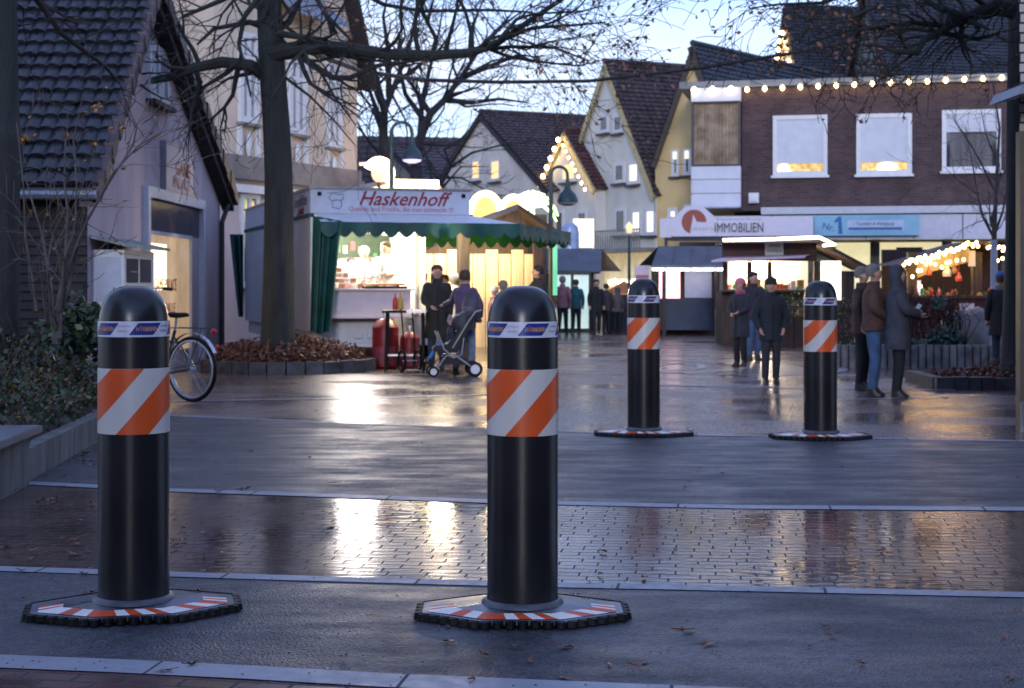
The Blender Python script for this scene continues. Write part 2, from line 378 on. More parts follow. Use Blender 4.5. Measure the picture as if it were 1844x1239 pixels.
def bend_text(s, size, m, parent, s0, z, RR, shear=0, bold=0, width=None):
    me = text_mesh(s, size, shear, bold, depth=.001, res=1)
    if width:
        xs = [v.co.x for v in me.vertices]; k = width/(max(xs)-min(xs))
    else: k = 1
    for v in me.vertices:
        q = (s0+v.co.x*k)/RR; r = RR+v.co.z
        v.co = Vector((r*math.sin(q), -r*math.cos(q), z+v.co.y))
    me.materials.clear(); me.materials.append(m)
    o = bpy.data.objects.new('lettering', me); COL.objects.link(o); o.parent = parent; return o
def make_bollard(label, phase=0.0, tphase=0.0):
    t = thing('bollard', label, 'bollard')
    prof = [(BR*.97,BBOT),(BR,BBOT+.004)]
    dome = .215
    for i in range(0, 1): prof.append((BR, .3))
    prof.append((BR, BTOP-dome))
    for i in range(1, 19):
        q = math.pi/2*i/18; e = 2/3.0
        prof.append((max(.0015, BR*math.cos(q)**e), BTOP-dome+dome*math.sin(q)**(2/2.3)))
    MB().lathe(prof, 72).build('post', M_post, t, smooth=True)
    zb0, zb1 = .811, 1.104
    band = MB(); n = 72
    for i in range(n):
        for (r0,z0,r1,z1) in ((BR+.0015,zb0,BR+.0015,zb1),(BR,zb1+.0005,BR+.0015,zb1),(BR+.0015,zb0,BR,zb0-.0005)):
            q0, q1 = 2*math.pi*i/n, 2*math.pi*(i+1)/n
            band.quad((r0*math.cos(q0),r0*math.sin(q0),z0),(r0*math.cos(q1),r0*math.sin(q1),z0),(r1*math.cos(q1),r1*math.sin(q1),z1),(r1*math.cos(q0),r1*math.sin(q0),z1))
    bo = band.build('reflective_band', M_white, t, smooth=True)
    def flat_patch(mb, poly, RR, back=1):      # polygon in (x,z) laid on the front (or back) half of the cylinder
        x0 = min(p[0] for p in poly); x1 = max(p[0] for p in poly); qs0, qs1 = math.asin(max(-1,x0/RR)), math.asin(min(1,x1/RR)); n_ = max(2, int((qs1-qs0)/.045)); pr = None
        for i in range(n_+1):
            q = qs0+(qs1-qs0)*i/n_; x = min(max(RR*math.sin(q), x0+1e-6), x1-1e-6); zs = []
            for (a,za),(b,zb) in zip(poly, poly[1:]+poly[:1]):
                if abs(a-b) > 1e-9 and min(a,b) <= x <= max(a,b): zs.append(za+(zb-za)*(x-a)/(b-a))
            if not zs: continue
            y = -back*RR*math.cos(q); lo_, hi = (RR*math.sin(q), y, min(zs)), (RR*math.sin(q), y, max(zs))
            if pr: mb.quad(pr[0], lo_, hi, pr[1])
            pr = (lo_,hi)
    k = 1.17; RR = BR+.0026
    for back in (1,-1):
        for j in range(-1, 3):
            xt = -.099+j*.2705
            poly = [(xt-.293/k,zb0),(xt+.143-.293/k,zb0),(xt+.143,zb1),(xt,zb1)]; out = []
            for xc, keep in ((-RR+.0005,1),(RR-.0005,-1)):
                out = []
                for i in range(len(poly)):
                    a, b = poly[i], poly[(i+1) % len(poly)]; ia, ib = (a[0]-xc)*keep >= 0, (b[0]-xc)*keep >= 0
                    if ia: out.append(a)
                    if ia != ib: t_ = (xc-a[0])/(b[0]-a[0]); out.append((xc, a[1]+(b[1]-a[1])*t_))
                poly = out
                if not poly: break
            if len(poly) > 2:
                sm = MB(); flat_patch(sm, poly, RR, back); sm.build('orange_stripe', M_orange, bo, smooth=True)
    # printed tape below the dome
    tz0, tz1 = 1.246, 1.316
    tp = MB()
    for i in range(n):
        q0, q1 = 2*math.pi*i/n, 2*math.pi*(i+1)/n; r = BR+.0015
        tp.quad((r*math.cos(q0),r*math.sin(q0),tz0),(r*math.cos(q1),r*math.sin(q1),tz0),(r*math.cos(q1),r*math.sin(q1),tz1),(r*math.cos(q0),r*math.sin(q0),tz1))
    to = tp.build('printed_tape', M_tape, t, smooth=True)
    C2 = 2*math.pi*(BR+.0025)
    for j in range(-2, 3):
        s0 = .055+tphase+j*.2
        if abs(s0) > C2/2-.09: continue
        bl = MB(); cyl_patch(bl, BR+.0025, [(s0-.078,tz0+.009),(s0+.035,tz0+.009),(s0+.078,tz1-.007),(s0-.035,tz1-.007)])
        bl.build('blue_panel', M_tblue, to, smooth=True)
    for j in range(-2, 3):
        s0 = .055+tphase+j*.2
        if abs(s0) > .29: continue
        bend_text('HÖRMANN', .030, M_tgold, to, s0+.004, (tz0+tz1)/2, BR+.0034, bold=.0004, width=.098)
        bend_text('HÖRMANN', .015, M_tgrey, to, s0-.098, (tz0+tz1)/2+.014, BR+.0024, shear=.2, width=.055)
        bend_text('HÖRMANN', .015, M_tgrey, to, s0-.102, (tz0+tz1)/2-.008, BR+.0024, shear=.2, width=.055)
    # base: octagonal bevelled plate with ribbed rubber rim, sealing ring, markings
    ax, ay = .475, .31
    angs = [22.5+45*i for i in range(8)]
    def oct_(k, z): return [(ax*k*math.cos(R(a))*1.06, ay*k*math.sin(R(a))*1.06, z) for a in angs]
    pl = MB(); r1, r2, r3 = oct_(.97,.010), oct_(.97,.026), oct_(.42,.052)
    pl.add(r1+r2+r3, [(i,(i+1)%8,8+(i+1)%8,8+i) for i in range(8)]+[(8+i,8+(i+1)%8,16+(i+1)%8,16+i) for i in range(8)]+[tuple(range(16,24))])
    po = pl.build('base_plate', M_platetop, t)
    rim = MB(); ro, ri = oct_(1.0,0), oct_(.965,0)
    for i in range(8):
        a, b = Vector(ro[i]), Vector(ro[(i+1)%8]); ai, bi = Vector(ri[i]), Vector(ri[(i+1)%8]); ln = (b-a).length; m = max(3, int(round(ln/.058)))
        out = ((a+b)/2).normalized()
        for q in range(m):
            c0, c1 = a.lerp(b, q/m), a.lerp(b, (q+1)/m); d0, d1 = ai.lerp(bi, q/m), ai.lerp(bi, (q+1)/m)
            # each link: a rounded tooth, bulging outwards
            S = 6; ring = []
            for w_ in range(S+1):
                f = w_/S; e = .020*math.sin(math.pi*f)**.7 if 0 < f < 1 else 0
                ring.append((c0.lerp(c1, .06+.88*f)+out*e, d0.lerp(d1, .06+.88*f)))
            for (o0,i0),(o1,i1) in zip(ring, ring[1:]):
                z0, z1 = .0, .026
                v = [(o0.x,o0.y,z0),(o1.x,o1.y,z0),(i1.x,i1.y,z0),(i0.x,i0.y,z0),(o0.x*.99,o0.y*.985,z1),(o1.x*.99,o1.y*.985,z1),(i1.x,i1.y,z1+.004),(i0.x,i0.y,z1+.004)]
                rim.add(v, [(4,5,6,7),(0,1,5,4),(1,2,6,5),(3,0,4,7)])
    rim.build('rubber_rim', M_rubber, po)
    MB().lathe([(.178,.046),(.186,.050),(.182,.060),(.172,.070),(.162,.074),(.158,.062)], 48).build('sealing_ring', M_seal, t, smooth=True)
    # markings: strips following five front edges of the octagon
    def zat(x, y):   # height of the sloping plate
        k = max((x*math.cos(R(b))/(ax*1.06)+y*math.sin(R(b))/(ay*1.06))/math.cos(R(22.5)) for b in range(0,360,45))
        k = min(max(k,.42),.97); return .052+(k-.42)/(.97-.42)*(.026-.052)
    for mat_, nm, par in ((M_pw,'white_marking',0),(M_po,'orange_marking',1)):
        for ei in (3,4,5,6,7):
            a0, a1 = angs[ei], angs[(ei+1)%8]+(360 if ei == 7 else 0)
            def pt(k, f):
                p0 = Vector((ax*1.06*k*math.cos(R(a0)), ay*1.06*k*math.sin(R(a0)))); p1 = Vector((ax*1.06*k*math.cos(R(a1)), ay*1.06*k*math.sin(R(a1))))
                p = p0.lerp(p1, f); return p
            ln = (Vector(ro[ei])-Vector(ro[(ei+1)%8])).length; m = {3:4,4:4,5:6,6:4,7:4}[ei]
            f0, f1 = (.45,1) if ei == 3 else ((0,.55) if ei == 7 else (0,1))
            for q in range(m):
                if (q+ei) % 2 != par: continue
                fa, fb = f0+(f1-f0)*q/m, f0+(f1-f0)*(q+1)/m; sk = .12*(f1-f0) if ei in (4,5,6) else 0
                P = [pt(.89, fa+(sk if q or 1 else 0)*(fa > f0)), pt(.89, min(f1, fb+sk) if fb < f1 else fb), pt(.66, fb), pt(.66, fa)]
                mk = MB(); mk.add([(p.x,p.y,zat(p.x,p.y)+.0025) for p in P], [(0,1,2,3)]); mk.build(nm, mat_, po)
    return t
b0 = make_bollard('near dark grey steel bollard in the middle of the road, largest with the empty foreground beside it', 0, 0)
b0.location = (gx(941,7.0), 7.0, .0085); b0.rotation_euler.z = 0
b0['label'] = 'large dark bollard with orange and white band beside the pushchair and food trailer'
b0['group'] = 'orange banded bollards standing across the road'
for px, Y, sz, rz, lab in ((241,7.08,1,13.7,'large dark steel bollard with orange and white band in front of the parked bicycle'),
                       (1159,15.25,1.035,0,'smaller far striped bollard just left of the woman in the pink beanie'),
                       (1477,14.95,1.02,3,'smaller far bollard with orange and white band, beside the man in the brown jacket')):
    c = copy_tree(b0); c.location = (gx(px,Y), Y, .0085); c.scale = (1.0,1.0,sz); c.rotation_euler.z = R(rz); c['label'] = lab
# ================================================================ houses
M_plpink = pm('greyish_lilac_render', (.52,.43,.46), .9, .11, 1.2, stretch=(1.3,1.3,.4), bump=.25, bscale=60)
M_beige = pm('beige_render', (.62,.51,.41), .9, .11, 1.0, stretch=(1.3,1.3,.4), bump=.25, bscale=50)
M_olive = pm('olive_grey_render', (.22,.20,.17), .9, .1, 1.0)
M_cream = pm('cream_render', (.70,.63,.54), .9, .08, 1.0, bump=.2, bscale=40)
M_greycream = pm('pale_grey_render', (.66,.65,.60), .9, .07, 1.0, bump=.2, bscale=40)
M_yellow = pm('ochre_yellow_render', (.66,.50,.25), .9, .09, 1.0, bump=.2, bscale=40)
M_tiledark = pm('dark_glazed_roof_tile', (.013,.015,.022), .36, .5, 5, spec=.5, rnoise=.1)
M_tilebrown = pm('brown_roof_tile', (.050,.033,.034), .6, .4, 4)
M_tilered = pm('reddish_roof_tile', (.075,.028,.028), .6, .4, 4)
M_tileblue = pm('slate_blue_roof_tile', (.022,.026,.038), .5, .3, 1.5)
M_timber = pm('dark_brown_timber', (.018,.012,.012), .7, .3, 3, stretch=(1,1,8), bump=.2)
M_whitep = pm('white_painted_wood', (.66,.67,.70), .45, .05, 8)
M_glass = pm('dark_window_glass', (.035,.04,.05), .06, .3, 2, spec=.8)
M_curt = pm('pale_curtain_behind_glass', (.35,.36,.42), .25, .25, 6, stretch=(6,1,.2))
M_sill = pm('dark_stone_sill', (.06,.055,.06), .6, .15, 6)
M_zinc = pm('zinc_drainpipe', (.20,.22,.26), .4, .15, 5, metal=.5)
M_litwarm = pm('warm_lit_window', (.8,.55,.25), .6, .25, 3, emit=.42, ecol=(1,.6,.25), stretch=(3,1,.6))
M_lityel = pm('yellow_lit_window', (.8,.7,.4), .6, .2, 3, emit=.85, ecol=(1,.86,.5))
M_litwhite = pm('white_lit_window', (.8,.8,.7), .6, .1, 3, emit=.36, ecol=(1,.93,.72))
M_blind = pm('white_roller_shutter', (.62,.64,.72), .5, .05, 3)
M_bulb = pm('lit_warm_bulb', (1,.8,.5), .5, 0, 3, emit=6, ecol=(1,.66,.28))
M_wire = pm('black_cable', (.01,.01,.01), .6, .1)
def wavy_roof(mb, P0, P1, P2, P3, rows, cols, h=.05, t=.045, sub=4):
    """tile courses on the quad P0 (eave start) P1 (eave end) P2 (ridge end) P3 (ridge start)"""
    P0, P1, P2, P3 = map(Vector, (P0,P1,P2,P3)); n = (P1-P0).cross(P3-P0).normalized()
    for i in range(rows):
        f0, f1 = i/rows, min(1, (i+1.06)/rows); a0, a1 = P0.lerp(P3,f0), P1.lerp(P2,f0); b0, b1 = P0.lerp(P3,f1), P1.lerp(P2,f1)
        k = cols*sub; vs = []
        for j in range(k+1):
            f = j/k; w_ = h*abs(math.sin(math.pi*((f*cols) % 1)))**.7*(.85+.3*random.random() if j % sub else 1)
            jit = random.uniform(-.004,.004)
            p, q = a0.lerp(a1,f), b0.lerp(b1,f); vs += [p, p+n*(t+w_+jit), q+n*(.008+w_*.8)]
        fs = []
        for j in range(k):
            A, B = 3*j, 3*(j+1); fs += [(A,B,B+1,A+1),(A+1,B+1,B+2,A+2)]
        mb.add(vs, fs)
def window(par, x0, x1, z0, z1, pane=M_glass, frame=M_whitep, fw=.07, mull=1, trans=0, sill=True, y=0, sillm=M_sill, dp=.06, name='window'):
    m = MB(); m.box(x0,x0+fw,y-dp,y,z0,z1).box(x1-fw,x1,y-dp,y,z0,z1).box(x0+fw,x1-fw,y-dp,y,z1-fw,z1).box(x0+fw,x1-fw,y-dp,y,z0,z0+fw)
    for i in range(mull): xc = x0+(x1-x0)*(i+1)/(mull+1); m.box(xc-fw*.4,xc+fw*.4,y-dp*.8,y,z0+fw,z1-fw)
    if trans: m.box(x0+fw,x1-fw,y-dp*.7,y,z0+(z1-z0)*trans-fw*.35,z0+(z1-z0)*trans+fw*.35)
    o = m.build(name, frame, par)
    MB().box(x0+fw*.5,x1-fw*.5,y-.025,y-.012,z0+fw*.5,z1-fw*.5).build('pane', pane, o)
    if sill: MB().box(x0-.06,x1+.06,y-.16,y-.001,z0-.08,z0-.004).build('sill', sillm, o)
    return o
def gable_house(name, label, W, uL, uR, zL, zR, upk, zpk, depth, wallm, roofm, rows, cols, over=.25, vo=.12, cat='house', group=None, vergem=M_timber):
    t = thing(name, label, cat, tuple(W.A), W.ang, group)
    pts = [(uL,0),(uR,0),(uR,zR),(upk,zpk),(uL,zL)]
    MB().prism(pts, 0, depth, 'y').build('wall', wallm, t)
    rf = MB()
    def ext(u, z, k):  # carry the slope on past the wall
        d = Vector((u-upk, z-zpk)).normalized(); return (u+d.x*k, z+d.y*k)
    l, r = ext(uL,zL,over), ext(uR,zR,over); dz = .05
    wavy_roof(rf, (r[0],-vo,r[1]+dz), (r[0],depth+vo,r[1]+dz), (upk,depth+vo,zpk+dz), (upk,-vo,zpk+dz), rows, cols)
    wavy_roof(rf, (l[0],depth+vo,l[1]+dz), (l[0],-vo,l[1]+dz), (upk,-vo,zpk+dz), (upk,depth+vo,zpk+dz), rows, max(4,cols//2))
    rf.tube([(upk,-vo,zpk+.1),(upk,depth+vo,zpk+.1)], .11, 8)
    ro = rf.build('roof', roofm, t)
    for nm, e in (('verge_board', l), ('verge_board', r)):
        a = Vector((upk, zpk)); b = Vector(e); d = (b-a).normalized(); nn = Vector((-d.y,d.x)); nn = nn if nn.y < 0 else -nn
        q = [a, b, b+nn*.2, a+nn*.2] if nm else None
        MB().prism([(p.x,p.y) for p in q], -vo-.04, -vo+.01, 'y').build(nm, vergem, ro)
        MB().prism([(p.x,p.y+.04) for p in (a,b,b+nn*.05,a+nn*.05)], -vo+.012, .0, 'y').build('soffit', vergem, ro)
    return t
# ---------- near left house: gable wall running away from the camera
XW = -5.9
W1 = Wall(155, -XW*F/(CX-155), ang=R(90))
def u1(px): return W1.u(px)
Y0 = W1.A.y
uR1 = u1(396); upk1 = 3.35
t = thing('gabled_house', 'lilac rendered house with steep dark tiled roof and lit entrance at the left', 'house', tuple(W1.A), R(90))
zL, zR, zP = 3.02, 3.30, 6.22
MB().prism([(0,0),(uR1,0),(uR1,zR),(upk1,zP),(0,zL)], 0, 6.5, 'y').build('wall', M_plpink, t)
fr = MB()
for i in range(24):     # horizontal cladding on the front, under the eave (local: x = -.0x)
    z = .0+i*.125; fr.add([(-.05,-.02,z),(-.05,6.5,z),(-.015,6.5,z+.125),(-.015,-.02,z+.125),(0,-.02,z),(0,6.5,z),(0,6.5,z+.125),(0,-.02,z+.125)], [(0,1,2,3),(4,7,6,5),(0,3,7,4),(1,5,6,2),(0,4,5,1),(3,2,6,7)])
fr.build('timber_cladding', M_timber, t)
rf = MB(); vo = .26
sl = (zP-zL)/upk1; le = (-.35, zL-.35*sl); sr = (zP-zR)/(uR1-upk1); re_ = (uR1+.3, zR-.3*sr)
wavy_roof(rf, (le[0],6.8,le[1]+.12), (le[0],-vo,le[1]+.12), (upk1,-vo,zP+.12), (upk1,6.8,zP+.12), 17, 33, h=.045, t=.055, sub=6)
wavy_roof(rf, (re_[0],-vo,re_[1]+.12), (re_[0],6.8,re_[1]+.12), (upk1,6.8,zP+.12), (upk1,-vo,zP+.12), 16, 22)
rf.prism([(le[0],le[1]),(upk1,zP),(upk1,zP+.1),(le[0],le[1]+.1)], -vo+.03, 6.8, 'y')
ro = rf.build('roof', M_tiledark, t)
mvt = pm('purple_brown_verge_tile', (.060,.040,.046), .5, .25, 3)
for (e0, e1, n) in ((le,(upk1,zP),19),((upk1,zP),re_,17)):
    vb = MB(); a, b = Vector(e0), Vector(e1)
    for i in range(n):   # overlapping verge tiles
        p, q = a.lerp(b, i/n), a.lerp(b, (i+1.1)/n); k = .02 if i % 2 else .0
        vb.prism([(p.x,p.y+.20),(q.x,q.y+.18),(q.x,q.y-.08),(p.x,p.y-.10)], -vo-.05-k, -vo+.08, 'y')
    vb.build('verge_tiles', mvt, ro)
a, b = Vector((upk1,zP)), Vector(re_)
MB().prism([(a.x,a.y-.0),(b.x,b.y-.0),(b.x,b.y-.22),(a.x,a.y-.26)], -vo+.03, -.0, 'y').build('verge_board', M_timber, ro)
a, b = Vector((le[0],le[1])), Vector((upk1,zP))
MB().prism([(a.x,a.y-.0),(b.x,b.y-.0),(b.x,b.y-.16),(a.x,a.y-.16)], -vo+.03, -.0, 'y').build('verge_board', mvt, ro)
MB().tube([(le[0]-.06,-vo,le[1]-.0),(le[0]-.06,6.8,le[1]-.0)], .07, 8).build('gutter', M_zinc, ro)
x0,x1,z0,z1 = W1.rect(264,84,300,186)
window(t, x0,x1,z0,z1, pane=M_curt, fw=.14, sillm=M_timber)
x0,x1,z0,z1 = W1.rect(260,348,358,618)
dr = MB().box(x0-.12,x0+.03,-.10,0,0,z1).box(x1-.03,x1+.16,-.10,0,0,z1).box(x0+.03,x1-.03,-.10,0,z1-.17,z1).build('entrance_surround', M_whitep, t)
MB().box(x0+.03,x1-.03,-.012,-.002,z1-.70,z1-.17).build('transom_panel', pm('dark_transom',(.05,.035,.045),.3,.4,3), dr)
MB().box(x0+.03,x1-.9,-.06,-.0,z1-.76,z1-.70).box(x1-.93,x1-.85,-.06,0,0,z1-.76).build('glazing_bar', M_whitep, dr)
# lit interior behind the shop glass
M_shopin = pm('lit_shop_interior', (.55,.42,.28), .5, .55, .9, emit=.13, ecol=(1,.66,.36), detail=5)
MB().box(x0+.03,x1-.93,-.011,-.003,0.3,z1-.76).build('lit_glass_pane', M_shopin, dr)
M_glow = pm('bright_lit_display', (1,.85,.55), .5, .2, 4, emit=1.0, ecol=(1,.76,.42))
gx0,gx1,gz0,gz1 = W1.rect(262,440,318,512)
MB().box(gx0,gx0+(gx1-gx0)*.62,-.02,-.0115,gz0-.1,gz1).build('lit_poster', M_glow, dr)
M_brownred = pm('brown_red_letters', (.30,.07,.04), .5, .1)
text('GAME PALACE', .30, M_brownred, dr, (gx0+gx1)/2+.2, -.024, gz0-.02, width=1.7)
text('SPIELHALLE', .26, M_brownred, dr, (gx0+gx1)/2+.2, -.024, gz0-.42, width=1.5)
MB().tube([(uR1-.15,-.07,0),(uR1-.15,-.07,2.7),(uR1-.02,-.15,3.0),(uR1+.1,-.2,3.3)], .05, 8).build('drainpipe', pm('dark_downpipe',(.04,.035,.04),.5,.1), t)
x0,x1,z0,z1 = W1.rect(290,268,340,345)
sg = thing('shop_sign', 'pale square sign with red lettering GAME PALACE on the lilac gable', 'sign', tuple(W1.A), R(90))
MB().box(x0,x1,-.09,-.003,z0,z1).build('panel', pm('pale_lilac_sign',(.42,.40,.50),.45,.05), sg)
MB().box(x0-.05,x1+.05,-.10,-.003,z1,z1+.05).box(x0-.05,x0,-.10,-.003,z0,z1).box(x1,x1+.05,-.10,-.003,z0,z1).box(x0-.05,x1+.05,-.10,-.003,z0-.05,z0).build('frame', pm('grey_sign_frame',(.25,.24,.28),.4,.1), sg)
text('GAME', .34, M_brownred, sg, (x0+x1)/2+.2, -.094, z0+.47*(z1-z0)+.03, width=(x1-x0)*.55, bold=.008)
text('PALACE', .26, pm('pale_red_letters',(.42,.16,.14),.5,.1), sg, (x0+x1)/2+.05, -.094, z0+.17*(z1-z0), width=(x1-x0)*.62, bold=.006)
x0,x1,z0,z1 = W1.rect(166,452,224,552)
nb = thing('notice_board', 'white glazed notice cabinet with small roof on the corner of the lilac house', 'notice board', tuple(W1.A), R(90))
MB().box(x0,x1,-.45,-.003,z0,z1).build('cabinet', M_whitep, nb)
MB().prism([(-.62,z1+.02),(-.003,z1+.16),(-.003,z1+.20),(-.62,z1+.06)], x0-.15, x1+.35, 'x').build('roof', pm('mossy_tin',(.22,.27,.26),.5,.3,4), nb)
for k in (0,1):
    a = x0+.12+(x1-x0-.2)*k*.5; b = a+(x1-x0-.2)*.42
    MB().box(a,b,-.458,-.4515,z0+.35,z1-.12).build('pane', M_glass, nb)
MB().box(x0+.35,x0+.8,-.464,-.459,z0+.5,z1-.3).build('notice', pm('pinkish_paper',(.45,.30,.28),.6,.3,8), nb)
# front (towards the camera) side glass cabinet face
MB().box(x0-.012,x0-.001,-.40,-.05,z0+.1,z1-.1).build('side_panel', pm('blueish_white_paint',(.50,.54,.62),.4,.05), nb)
x0,x1,z0,z1 = W1.rect(228,460,255,540)
ob = thing('opening_hours_board', 'white panel with four lines of dark writing beside the shop entrance', 'sign', tuple(W1.A), R(90))
MB().box(x0,x1,-.05,-.003,z0-.2,z1).build('panel', M_whitep, ob)
for i, s_ in enumerate(('ÖFFNUNGS-','ZEITEN','9 - 23 UHR','SO 11-23')):
    text(s_, .16, pm('dark_grey_letters',(.06,.07,.10),.5,.1), ob, (x0+x1)/2, -.054, z1-.17-i*.25, width=(x1-x0)*.72, bold=.004)
# ---------- beige town house
W2 = Wall(385, 38, px2=643, Y2=44.5)
L2 = W2.u(643); za = W2.uz(645,95)[1]
t = thing('town_house', 'tall beige rendered town house with white framed windows behind the big bare tree', 'house', tuple(W2.A), W2.ang)
apk = L2*.42; zap = za+(L2-apk)*2.15
MB().prism([(0,0),(L2,0),(L2,za),(apk,zap),(-.0,zap)], 0, 9, 'y').build('wall', M_beige, t)
MB().box(-7,-.004,2.2,9,0,12).build('side_wing', M_olive, t)  # shade on this side wall is put into its darker olive colour
MB().tube([(-2.1,2.1,0),(-2.1,2.1,11)], .09, 8).build('drainpipe', M_zinc, t)
MB().prism([(apk,zap),(L2+.35,za-.75),(L2+.35,za-1.05),(apk,zap-.38)], -.45, 9.3, 'y').build('roof', M_timber, t)
zc = W2.uz(500,318)[1]
MB().box(-.1,L2+.06,-.22,-.002,zc-.18,zc+.12).box(-.1,L2+.06,-.12,-.002,zc+.12,zc+.42).build('cornice', pm('weathered_cornice',(.24,.21,.19),.8,.15,2), t)
MB().box(-.1,L2+.06,-.26,-.002,zc-.52,zc-.32).build('white_moulding', M_whitep, t)
MB().box(0,L2,-.05,-.002,0,zc-.53).build('ground_floor_render', pm('pale_lilac_render',(.54,.46,.47),.9,.07,1), t)
for (a,b,c,d) in ((428,60,462,222),(517,104,549,242),(586,108,612,266)):
    x0,x1,z0,z1 = W2.rect(a,b,c,d)
    o = window(t, x0,x1,z0,z1, pane=M_curt, fw=.15, mull=1, trans=.72, sillm=pm('weathered_cornice'), dp=.1)
    pa = MB().box(x0-.05,x1+.05,-.10,-.002,z0-1.15,z0-1.05).box(x0-.05,x0+.07,-.10,-.002,z0-1.05,z0-.1).box(x1-.07,x1+.05,-.10,-.002,z0-1.05,z0-.1).build('apron_panel', M_whitep, t)
    MB().ball(((x0+x1)/2,-.06,z0-.58),(.13,.05,.33),12).build('oval_ornament', M_whitep, pa, smooth=True)
x0,x1,z0,z1 = W2.rect(515,12,556,42)
MB().prism([(-.9,z0),(-.002,z0+.7),(-.002,z0+.8),(-.9,z0+.1)], x0-1.0, x1+.6, 'x').build('dormer_roof', pm('pale_slate',(.18,.22,.30),.4,.2,3), t)
for (a,b,c,d) in ((427,346,462,518),(470,352,500,520)):
    x0,x1,z0,z1 = W2.rect(a,b,c,d); window(t, x0,x1,z0,z1, pane=M_glass, fw=.16, mull=1, trans=.7, y=-.05)
# ---------- middle houses: ridge runs to the right and away; gables face left
AH = R(-64)
def mid_house(name, label, pk, Y, rx, ry, depth, wallm, roofm, rows, cols, wins=(), lx=None, vergem=M_timber, ang=AH):
    W = Wall(pk[0], Y, ang=ang); zp = gz(pk[1], Y); uR, zR = W.uz(rx, ry); uL = -uR if lx is None else W.u(lx); zL = zR if lx is None else zp-(zp-zR)*(-uL)/uR
    t = gable_house(name, label, W, uL, uR-.15, zL, zR, 0, zp, depth, wallm, roofm, rows, cols, vergem=vergem)
    for (a,b,c,d,pane,mull) in wins:
        x0,x1,z0,z1 = W.rect(a,b,c,d); window(t, x0,x1,z0,z1, pane=pane, fw=.13, mull=mull, dp=.05)
    return t, W
vm = pm('yellowish_painted_verge', (.50,.42,.22), .7, .1)
tA, WA = mid_house('gabled_house', 'cream gabled house with brown roof and two warm lit upper windows, left of the centre', (868,205), 66, 990, 340, 13, M_cream, M_tilebrown, 26, 46,
    [(850,286,866,326,M_litwarm,0),(884,285,902,327,M_litwarm,0)])
tA2, WA2 = mid_house('small_gabled_house', 'small cream gabled annex with reddish roof, its gable outlined with fairy lights', (1020,238), 60, 1076, 335, 4.2, M_greycream, M_tilered, 16, 22,
    [(1012,290,1038,328,M_litwarm,0),(996,378,1016,430,M_glass,0),(1040,378,1058,430,M_glass,0)], vergem=vm)
tB, WB = mid_house('tall_gabled_house', 'tall pale grey house with steep gable and brown roof in the middle of the row', (1093,115), 58, 1184, 345, 11, M_greycream, M_tilebrown, 30, 40,
    [(1080,205,1097,240,M_glass,0),(1105,205,1122,240,M_glass,0),(1107,292,1126,330,M_glass,0),(1132,290,1152,332,M_litwhite,0),(1108,374,1128,424,M_glass,0),(1138,376,1156,424,M_litwhite,0),(1163,374,1182,424,M_litwhite,0)], vergem=vm)
# balcony on B
bx0, bz1 = WB.uz(1075,418); bx1, bz0 = WB.uz(1183,446)
rl = MB().box(bx0,bx1,-.75,-.70,bz1-.05,bz1).box(bx0,bx1,-.75,-.003,bz0-.15,bz0)
for i in range(26): x = bx0+(bx1-bx0)*i/25; rl.box(x-.015,x+.015,-.74,-.71,bz0,bz1-.05)
rl.build('balcony', pm('grey_balcony',(.25,.24,.22),.6,.1), tB)
x0,x1,z0,z1 = WB.rect(1085,452,1183,600)
MB().box(x0,x1,-.03,-.003,z0,z1).build('lit_shop_window', pm('dim_lit_shop',(.6,.5,.3),.5,.5,1.5,emit=.15,ecol=(1,.75,.4)), tB)
tC, WC = mid_house('ochre_gabled_house', 'ochre yellow gabled house with dark roof squeezed beside the brick building', (1250,83), 54, 1330, 300, 10, M_yellow, M_tileblue, 26, 34,
    [(1210,270,1224,318,M_glass,0),(1231,268,1246,316,M_glass,0),(1203,374,1222,425,M_litwhite,0),(1232,368,1250,425,M_glass,0)], lx=1180, vergem=pm('brown_verge',(.07,.055,.045),.7,.1), ang=R(-38))
for (a,b,c,d) in ((1210,269,1224,287),(1231,267,1246,286)):
    x0,x1,z0,z1 = WC.rect(a,b,c,d); MB().box(x0+.1,x1-.1,-.10,-.062,z0,z1-.1).build('lit_blind', M_litwhite, tC)
# roofs behind the brick building
WD = Wall(1420, 66, ang=R(-74)); zp = gz(14,66)
uR, zR = WD.uz(1448,150)
tD = gable_house('dark_roofed_house', 'house with large dark roof behind the brick building, fairy lights round its gable', WD, -uR, uR, zR, zR, 0, zp, 26, M_cream, M_tileblue, 26, 60, vo=.2)
x0,x1,z0,z1 = WD.rect(1426,112,1434,138); window(tD, x0,x1,z0,z1, fw=.1, mull=0, sill=False)
WE = Wall(1560, 60, ang=R(-74)); zp = gz(-45,60); uR, zR = WE.uz(1600,150)
gable_house('high_roofed_house', 'house with the highest dark roof, rising behind the right end of the brick building', WE, -uR, uR, zR, zR, 0, zp, 26, M_tiledark, M_tileblue, 34, 60)
# far dark roofs at the left, behind the trees
for i, (pk, rx, ry, dep, lab) in enumerate((((700,262),770,330,9,'low far house with dark roof beyond the bare trees, near the beige town house'),((790,284),850,340,8,'low far house with dark roof just left of the cream gabled house'))):
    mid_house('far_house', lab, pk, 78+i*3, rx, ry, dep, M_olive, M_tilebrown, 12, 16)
tx = PP(655,232,77)
tf = thing('far_gabled_house', 'low far house with dark roof showing beside the edge of the beige town house', 'house', (tx.x,tx.y,0), R(10))
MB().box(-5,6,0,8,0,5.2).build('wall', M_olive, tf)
rr_ = MB(); wavy_roof(rr_, (-5.3,-.3,5.1), (6.3,-.3,5.1), (6.3,4,tx.z), (-5.3,4,tx.z), 12, 24); rr_.build('roof', M_tilebrown, tf)
